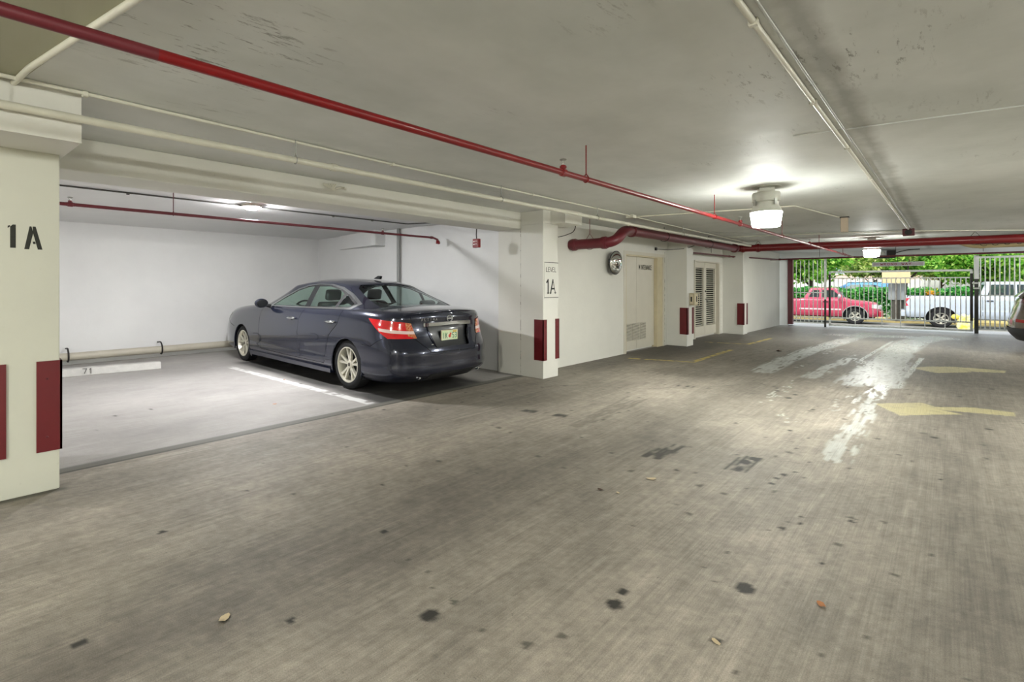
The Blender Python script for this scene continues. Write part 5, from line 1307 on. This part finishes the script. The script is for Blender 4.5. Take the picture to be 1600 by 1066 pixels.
    for y in (-.42, .42):
        b2 = NB(); box(b2, 0, .09, -.13, .13, .50, .62); bev(b2, .04, 3); b2.transform(Matrix.Translation((1.40, y, .5)) @ Matrix.Rotation(R(20), 4, 'Y')); me = bpy.data.meshes.new('t'); b2.to_mesh(me); b2.free(); bm.from_mesh(me)
    obj('rear_bench', bm, M_seat, t, 'auto')
    bm = NB(); box(bm, 1.55, 2.0, -.66, .66, .93, .955); obj('parcel_shelf', bm, M_plast, t)
    # roof aerial fin
    bm = NB(); prism(bm, [(1.12, 1.365), (.98, 1.375), (1.08, 1.415), (1.14, 1.41)], 1, -.02, .02); bev(bm, .006, 2); obj('aerial_fin', bm, M_trim, t)
    for x in P['wx']:
        for s in (-1, 1): wheel(t, x, s*.745, s, .302, .19, .218)
    return t
sedan()
# ---- pickups, the dark car at the right edge, a blue car roof behind the hedge
def pickup(name, label, loc, rz, col, D, glass, wkind='six', clad=False):
    """D: x of front, screen base, screen top, roof rear, cab rear, tail; front = -x"""
    t = thing(name, label, 'pickup truck', loc, rz)
    paint = mat(name+'_paint_'+col[1:], col, .3, metal=.15, coat=.6, spec=.5)
    xf, xs, xt, xr, xc, xe = D['x']; hw = D['hw']; mid = (xf+xe)/2; hl = (xe-xf)/2
    S = lambda x: x-mid
    zb, zh, zbelt, zbed, zroof, zhf = D['zb'], D['zh'], D['zbelt'], D['zbed'], D['zroof'], D['zhf']
    P = dict(z0=zb, pf=12, pr=60, q=4, hw=hw, crown=.03, rows=[(0, hl*.97, hl*.985, hw*.93), (.12, hl*.995, hl, hw*.985), (.45, hl, hl, hw), (.75, hl*.985, hl*.995, hw*.99), (.93, hl*.96, hl*.99, hw*.965), (1, hl*.94, hl*.985, hw*.92)],
        top=([S(xf), S(xf)+.12, S(xf)+.35, S(xs)-.1, S(xs)+.15, S(xc)-.02, S(xc)+.05, S(xe)], [zhf-.1, zhf-.02, zhf+.03, zh, zbelt, zbelt, zbed, zbed]),
        wx=(S(D['w'][0]), S(D['w'][1])), archz=D['r']+.03, archr=D['ar'],
        up=dict(bf=S(xs), tf=S(xt), br=S(xc), tr=S(xr), bw=hw*.88, tw=hw*.72, pf=9, pr=16, q=4.5, crown=.05, roof=([-9, 9], [zroof, zroof])))
    low = lower_skin(P, 90, 18, 8); up = upper_skin(P, 80, 12, 8)
    h = zroof-zbelt; z0, z1 = zbelt+.05, zroof-.07
    def side(a, b, nm='side_window'):
        for s in (-1, 1):
            fs = cut(up, [(a[0], z0), (b[0], z0), (b[1], z1), (a[1], z1)], 's', lambda f, s=s: f.normal.y*s > .25); take(up, fs, nm, glass, t, off=-.006)
    for w_ in D['win']: side((S(w_[0]), S(w_[1])), (S(w_[2]), S(w_[3])))
    for sg, nm in ((-1, 'windscreen'), (1, 'rear_window')):
        fs = cut(up, [(-hw*.76, z0), (hw*.76, z0), (hw*.62, z1), (-hw*.62, z1)], 'r', lambda f, sg=sg: f.normal.x*sg > .4); take(up, fs, nm, glass, t, off=-.006)
    arches(low, P, t)
    # open bed
    fs = cut(low, [(S(xc)+.10, -hw+.10), (S(xe)-.08, -hw+.10), (S(xe)-.08, hw-.10), (S(xc)+.10, hw-.10)], 't', lambda f: f.normal.z > .6 and f.calc_center_median().x > S(xc)+.05)
    bmesh.ops.delete(low, geom=fs, context='FACES')
    bm = NB(); box(bm, S(xc)+.10, S(xe)-.08, -hw+.10, hw-.10, zb+.25, zbed-.005)
    bmesh.ops.delete(bm, geom=[f for f in bm.faces if f.normal.z > .5 or all(v.co.z > zbed-.01 for v in f.verts)], context='FACES'); obj('bed_liner', bm, M_plast, t)
    for s in (-1, 1):
        ok = lambda f, s=s: f.calc_center_median().x > S(xe)-.35 and f.calc_center_median().y*s > hw*.6
        fs = cut(low, [(S(xe)-.16, zbed-.10), (S(xe)+.1, zbed-.08), (S(xe)+.1, zbed-.44), (S(xe)-.13, zbed-.42), (S(xe)-.05, zbed-.27)], 's', ok); take(low, fs, 'tail_lamp', mat('truck_lamp_red', '#d42a3c', .2, coat=1), t, off=.005)
        ok = lambda f, s=s: f.calc_center_median().x < S(xf)+.6 and f.calc_center_median().y*s > hw*.35
        fs = cut(low, [(S(xf)-.1, zhf-.10), (S(xf)+.30, zhf-.06), (S(xf)+.30, zhf-.22), (S(xf)-.1, zhf-.28)], 's', ok); take(low, fs, 'headlamp', mat('truck_headlamp', '#e6e2d8', .15, coat=1), t, off=.005)
        okd = lambda f, s=s: f.calc_center_median().y*s > hw*.8
        for gx in D['gaps']:
            fs = cut(low, strip([(S(gx), zbelt), (S(gx), zb+.12)], .012), 's', okd)
            if fs: take(low, fs, 'panel_gap', M_gap, t, off=-.004)
        bm = NB(); box(bm, S(D['w'][0])+D['ar']+.05, S(xc)+.1, s*hw-.01, s*hw+.012, zb+.28, zb+.34); obj('rub_strip', bm, mat('strip_'+col[1:], D['strip'], .4), t)
        for hx in D['gaps'][1:]:
            bm = NB(); box(bm, S(hx)-.28, S(hx)-.10, s*hw-.005, s*hw+.03, zbelt-.17, zbelt-.13); bev(bm, .008, 1); obj('door_handle', bm, M_trim, t)
        bm = NB(); bmesh.ops.create_icosphere(bm, subdivisions=2, radius=1)
        for v in bm.verts: v.co = Vector((S(xs)+.30+v.co.x*.07, s*(hw+.10)+v.co.y*.10, zbelt+.10+v.co.z*.11))
        obj('door_mirror', bm, D['mirror'], t, True)
    for xx, th, nm in ((S(xf)-.07, .14, 'front_bumper'), (S(xe)-.03, .14, 'rear_bumper')):
        bm = NB(); box(bm, xx, xx+th, -hw*.95, hw*.95, zb+.02, zb+.27); bev(bm, .03, 3); obj(nm, bm, D['bump'], t, 'auto')
    bm = NB(); box(bm, S(xf)-.02, S(xf)+.06, -hw*.45, hw*.45, zhf-.30, zhf-.09); bev(bm, .02, 2); obj('front_grille', bm, M_chrome, t, 'auto')
    P['lipy'] = lambda x, z: hw-.006
    arch_lip(P, t, D['lip'], .016)
    obj('body', low, paint, t, True); obj('cab_roof', up, paint, t, True)
    bm = NB(); box(bm, S(xf)+.2, S(xe)-.1, -hw*.6, hw*.6, zb-.06, zb+.2); obj('underbody', bm, M_plast, t)
    bm = NB(); box(bm, S(xs)+.1, S(xs)+.35, -hw*.8, hw*.8, zb+.3, zbelt); obj('dashboard', bm, M_plast, t)
    seat(t, S(xt)+.45, -.42, zb=zb+.25); seat(t, S(xt)+.45, .42, zb=zb+.25)
    for x in P['wx']:
        for s in (-1, 1): wheel(t, x, s*(hw-.12), s, D['r'], .22, D['rim'], wkind)
    return t
# red: front wheel stands at the measured spot; it heads to the right
Lw = at(1336, 446, 22); M_gy = mat('truck_grey_trim', '#9a9a98', .4)
D = dict(x=(-.86, .24, .66, 1.62, 1.90, 3.75), w=(0, 2.85), hw=.88, zb=.33, zh=1.07, zbelt=1.13, zbed=1.10, zroof=1.585, zhf=.95, r=.345, rim=.20, ar=.43,
         win=[(.46, .78, 1.18, 1.18), (1.27, 1.27, 1.66, 1.52)], gaps=[.36, 1.22], strip='#e3c8c8', mirror=M_chrome, bump=mat('red_bumper', '#9a2130', .3, coat=.5), lip=M_gy)
mid = (D['x'][0]+D['x'][5])/2; off = Vector((mid, 0, 0)); hd = Vector((-1, 0, 0))
def place(w_at, D, wi, face_y):
    """vehicle heading +x (rz = pi + GA): put wheel wi at w_at on the near side"""
    rz = math.pi+GA*.6; m_ = (D['x'][0]+D['x'][5])/2; lx = D['w'][wi]-m_
    c = Matrix.Rotation(rz, 3, 'Z') @ Vector((lx, D['hw']-.1, 0))
    return (w_at.x-c.x, w_at.y-c.y, SZ), rz
loc, rz = place(Lw, D, 0, 0)
pickup('pickup_truck', 'red extended-cab pickup parked outside behind the left part of the gate', loc, rz, '#b23450', D, glass_mat('truck_glass', '#7f9494'), 'five')
Lw = at(1470, 446, 20.2)
D = dict(x=(-4.35, -3.2, -2.55, -1.25, -1.02, 1.08), w=(-3.35, 0), hw=.95, zb=.40, zh=1.18, zbelt=1.27, zbed=1.29, zroof=1.83, zhf=1.05, r=.365, rim=.225, ar=.46,
         win=[(-2.95, -2.45, -2.05, -2.05), (-1.97, -1.97, -1.28, -1.40)], gaps=[-3.0, -2.01, -1.15], strip='#c2cbd5', mirror=M_plast, bump=mat('white_bumper', '#b5bec8', .3, coat=.5), lip=mat('white_lip', '#b5bec8', .3))
loc, rz = place(Lw, D, 1, 0)
pickup('pickup_truck', 'white four-door pickup parked outside behind the right part of the gate', loc, rz, '#bcc6d2', D, MATS.get('tg') or glass_mat('truck_glass_b', '#8fa0a8'), 'five')

def hatch(label, loc, rz, col, hl=2.2, hw=.9, full=True):
    t = thing('hatchback', label, 'car', loc, rz); paint = mat('hatch_paint_'+col[1:], col, .22, metal=.5, coat=1)
    P = dict(z0=.24, pf=9, pr=10, q=3.0, hw=hw, crown=.04, rows=[(0, hl*.96, hl*.95, hw*.93), (.12, hl*.985, hl*.985, hw*.985), (.4, hl, hl, hw), (.6, hl*.99, hl*.985, hw), (.85, hl*.96, hl*.95, hw*.96), (1, hl*.92, hl*.92, hw*.90)],
        top=([-hl, -hl+.2, -hl+.6, -.9, -.3, 1.2, hl-.2, hl], [.72, .84, .95, 1.03, 1.06, 1.10, 1.10, 1.06]), wx=(-1.32, 1.34), archz=.34, archr=.37,
        up=dict(bf=-1.15, tf=-.35, br=hl-.08, tr=hl-.50, bw=hw*.90, tw=hw*.68, pf=8, pr=9, q=3.4, crown=.06, roof=([-2, 0, 1, 2.2], [1.42, 1.50, 1.50, 1.46])))
    low = lower_skin(P, 100, 22, 8); up = upper_skin(P, 90, 12, 8)
    for s in (-1, 1):
        ok = lambda f, s=s: f.normal.y*s > .25
        for g in ([(-.55, 1.11), (-.12, 1.38), (.32, 1.40), (.34, 1.12)], [(.42, 1.12), (.40, 1.40), (1.0, 1.37), (1.45, 1.16)]):
            fs = cut(up, g, 's', ok); take(up, fs, 'side_window', M_glassd, t, off=-.005)
    fs = cut(up, [(-hw*.76, 1.14), (hw*.76, 1.14), (hw*.6, 1.37), (-hw*.6, 1.37)], 'r', lambda f: f.normal.x > .25); take(up, fs, 'rear_window', M_glassd, t, off=-.005)
    fs = cut(up, [(-hw*.76, 1.09), (hw*.76, 1.09), (hw*.6, 1.37), (-hw*.6, 1.37)], 'r', lambda f: f.normal.x < -.25); take(up, fs, 'windscreen', M_glassd, t, off=-.005)
    arches(low, P, t)
    fs = cut(low, [(-hw*1.1, .95), (hw*1.1, .95), (hw*1.1, 1.02), (-hw*1.1, 1.02)], 'r', lambda f: f.calc_center_median().x > hl-.42); take(low, fs, 'tail_lamp_band', mat('band_red', '#5a0f16', .15, coat=1), t, off=.008)
    fs = cut(low, [(-hw*1.1, .2), (hw*1.1, .2), (hw*1.1, .47), (-hw*1.1, .47)], 'r', lambda f: f.calc_center_median().x > hl-.55); take(low, fs, 'rear_bumper', M_plast, t, off=.014)
    for s in (-1, 1):
        fs = cut(low, [(hl-.35, .56), (hl+.1, .60), (hl+.1, .66), (hl-.3, .62)], 's', lambda f, s=s: f.calc_center_median().y*s > .55 and f.calc_center_median().x > hl-.5)
        if fs: take(low, fs, 'reflector', mat('reflector_red', '#7a1a18', .2), t, off=.004)
        bm = NB(); bmesh.ops.create_icosphere(bm, subdivisions=2, radius=1)
        for v in bm.verts: v.co = Vector((-.62+v.co.x*.08, s*(hw+.05)+v.co.y*.10, 1.12+v.co.z*.07))
        obj('door_mirror', bm, paint, t, True)
        fs = cut(low, [(-hl-.1, .72), (-hl+.5, .80), (-hl+.5, .70), (-hl-.1, .62)], 's', lambda f, s=s: f.calc_center_median().y*s > .4 and f.calc_center_median().x < -1.5)
        if fs: take(low, fs, 'headlamp', MATS['truck_headlamp'], t, off=.004)
    P['lipy'] = lambda x, z: hw*.975
    arch_lip(P, t, M_plast, .016)
    obj('lower_body', low, paint, t, True); obj('roof_and_pillars', up, paint, t, True)
    bm = NB(); box(bm, -hl*.9, hl*.88, -hw*.65, hw*.65, .2, .42); obj('underbody', bm, M_plast, t)
    seat(t, .05, -.4, zb=.5); seat(t, .05, .4, zb=.5)
    for x in P['wx']:
        for s in (-1, 1): wheel(t, x, s*(hw-.13), s, .345, .21, .235, 'five')
    return t
hatch('dark bronze car with a red lamp band, cut off by the right edge', (2.99, 14.95, 0), math.pi, '#5c5045')
hatch('pale blue car parked beyond the hedge, only its roof showing', (at(1330, 446, 31).x, at(1330, 446, 31).y+1.2, -.06), GA, '#5f9bd0', hl=2.4)
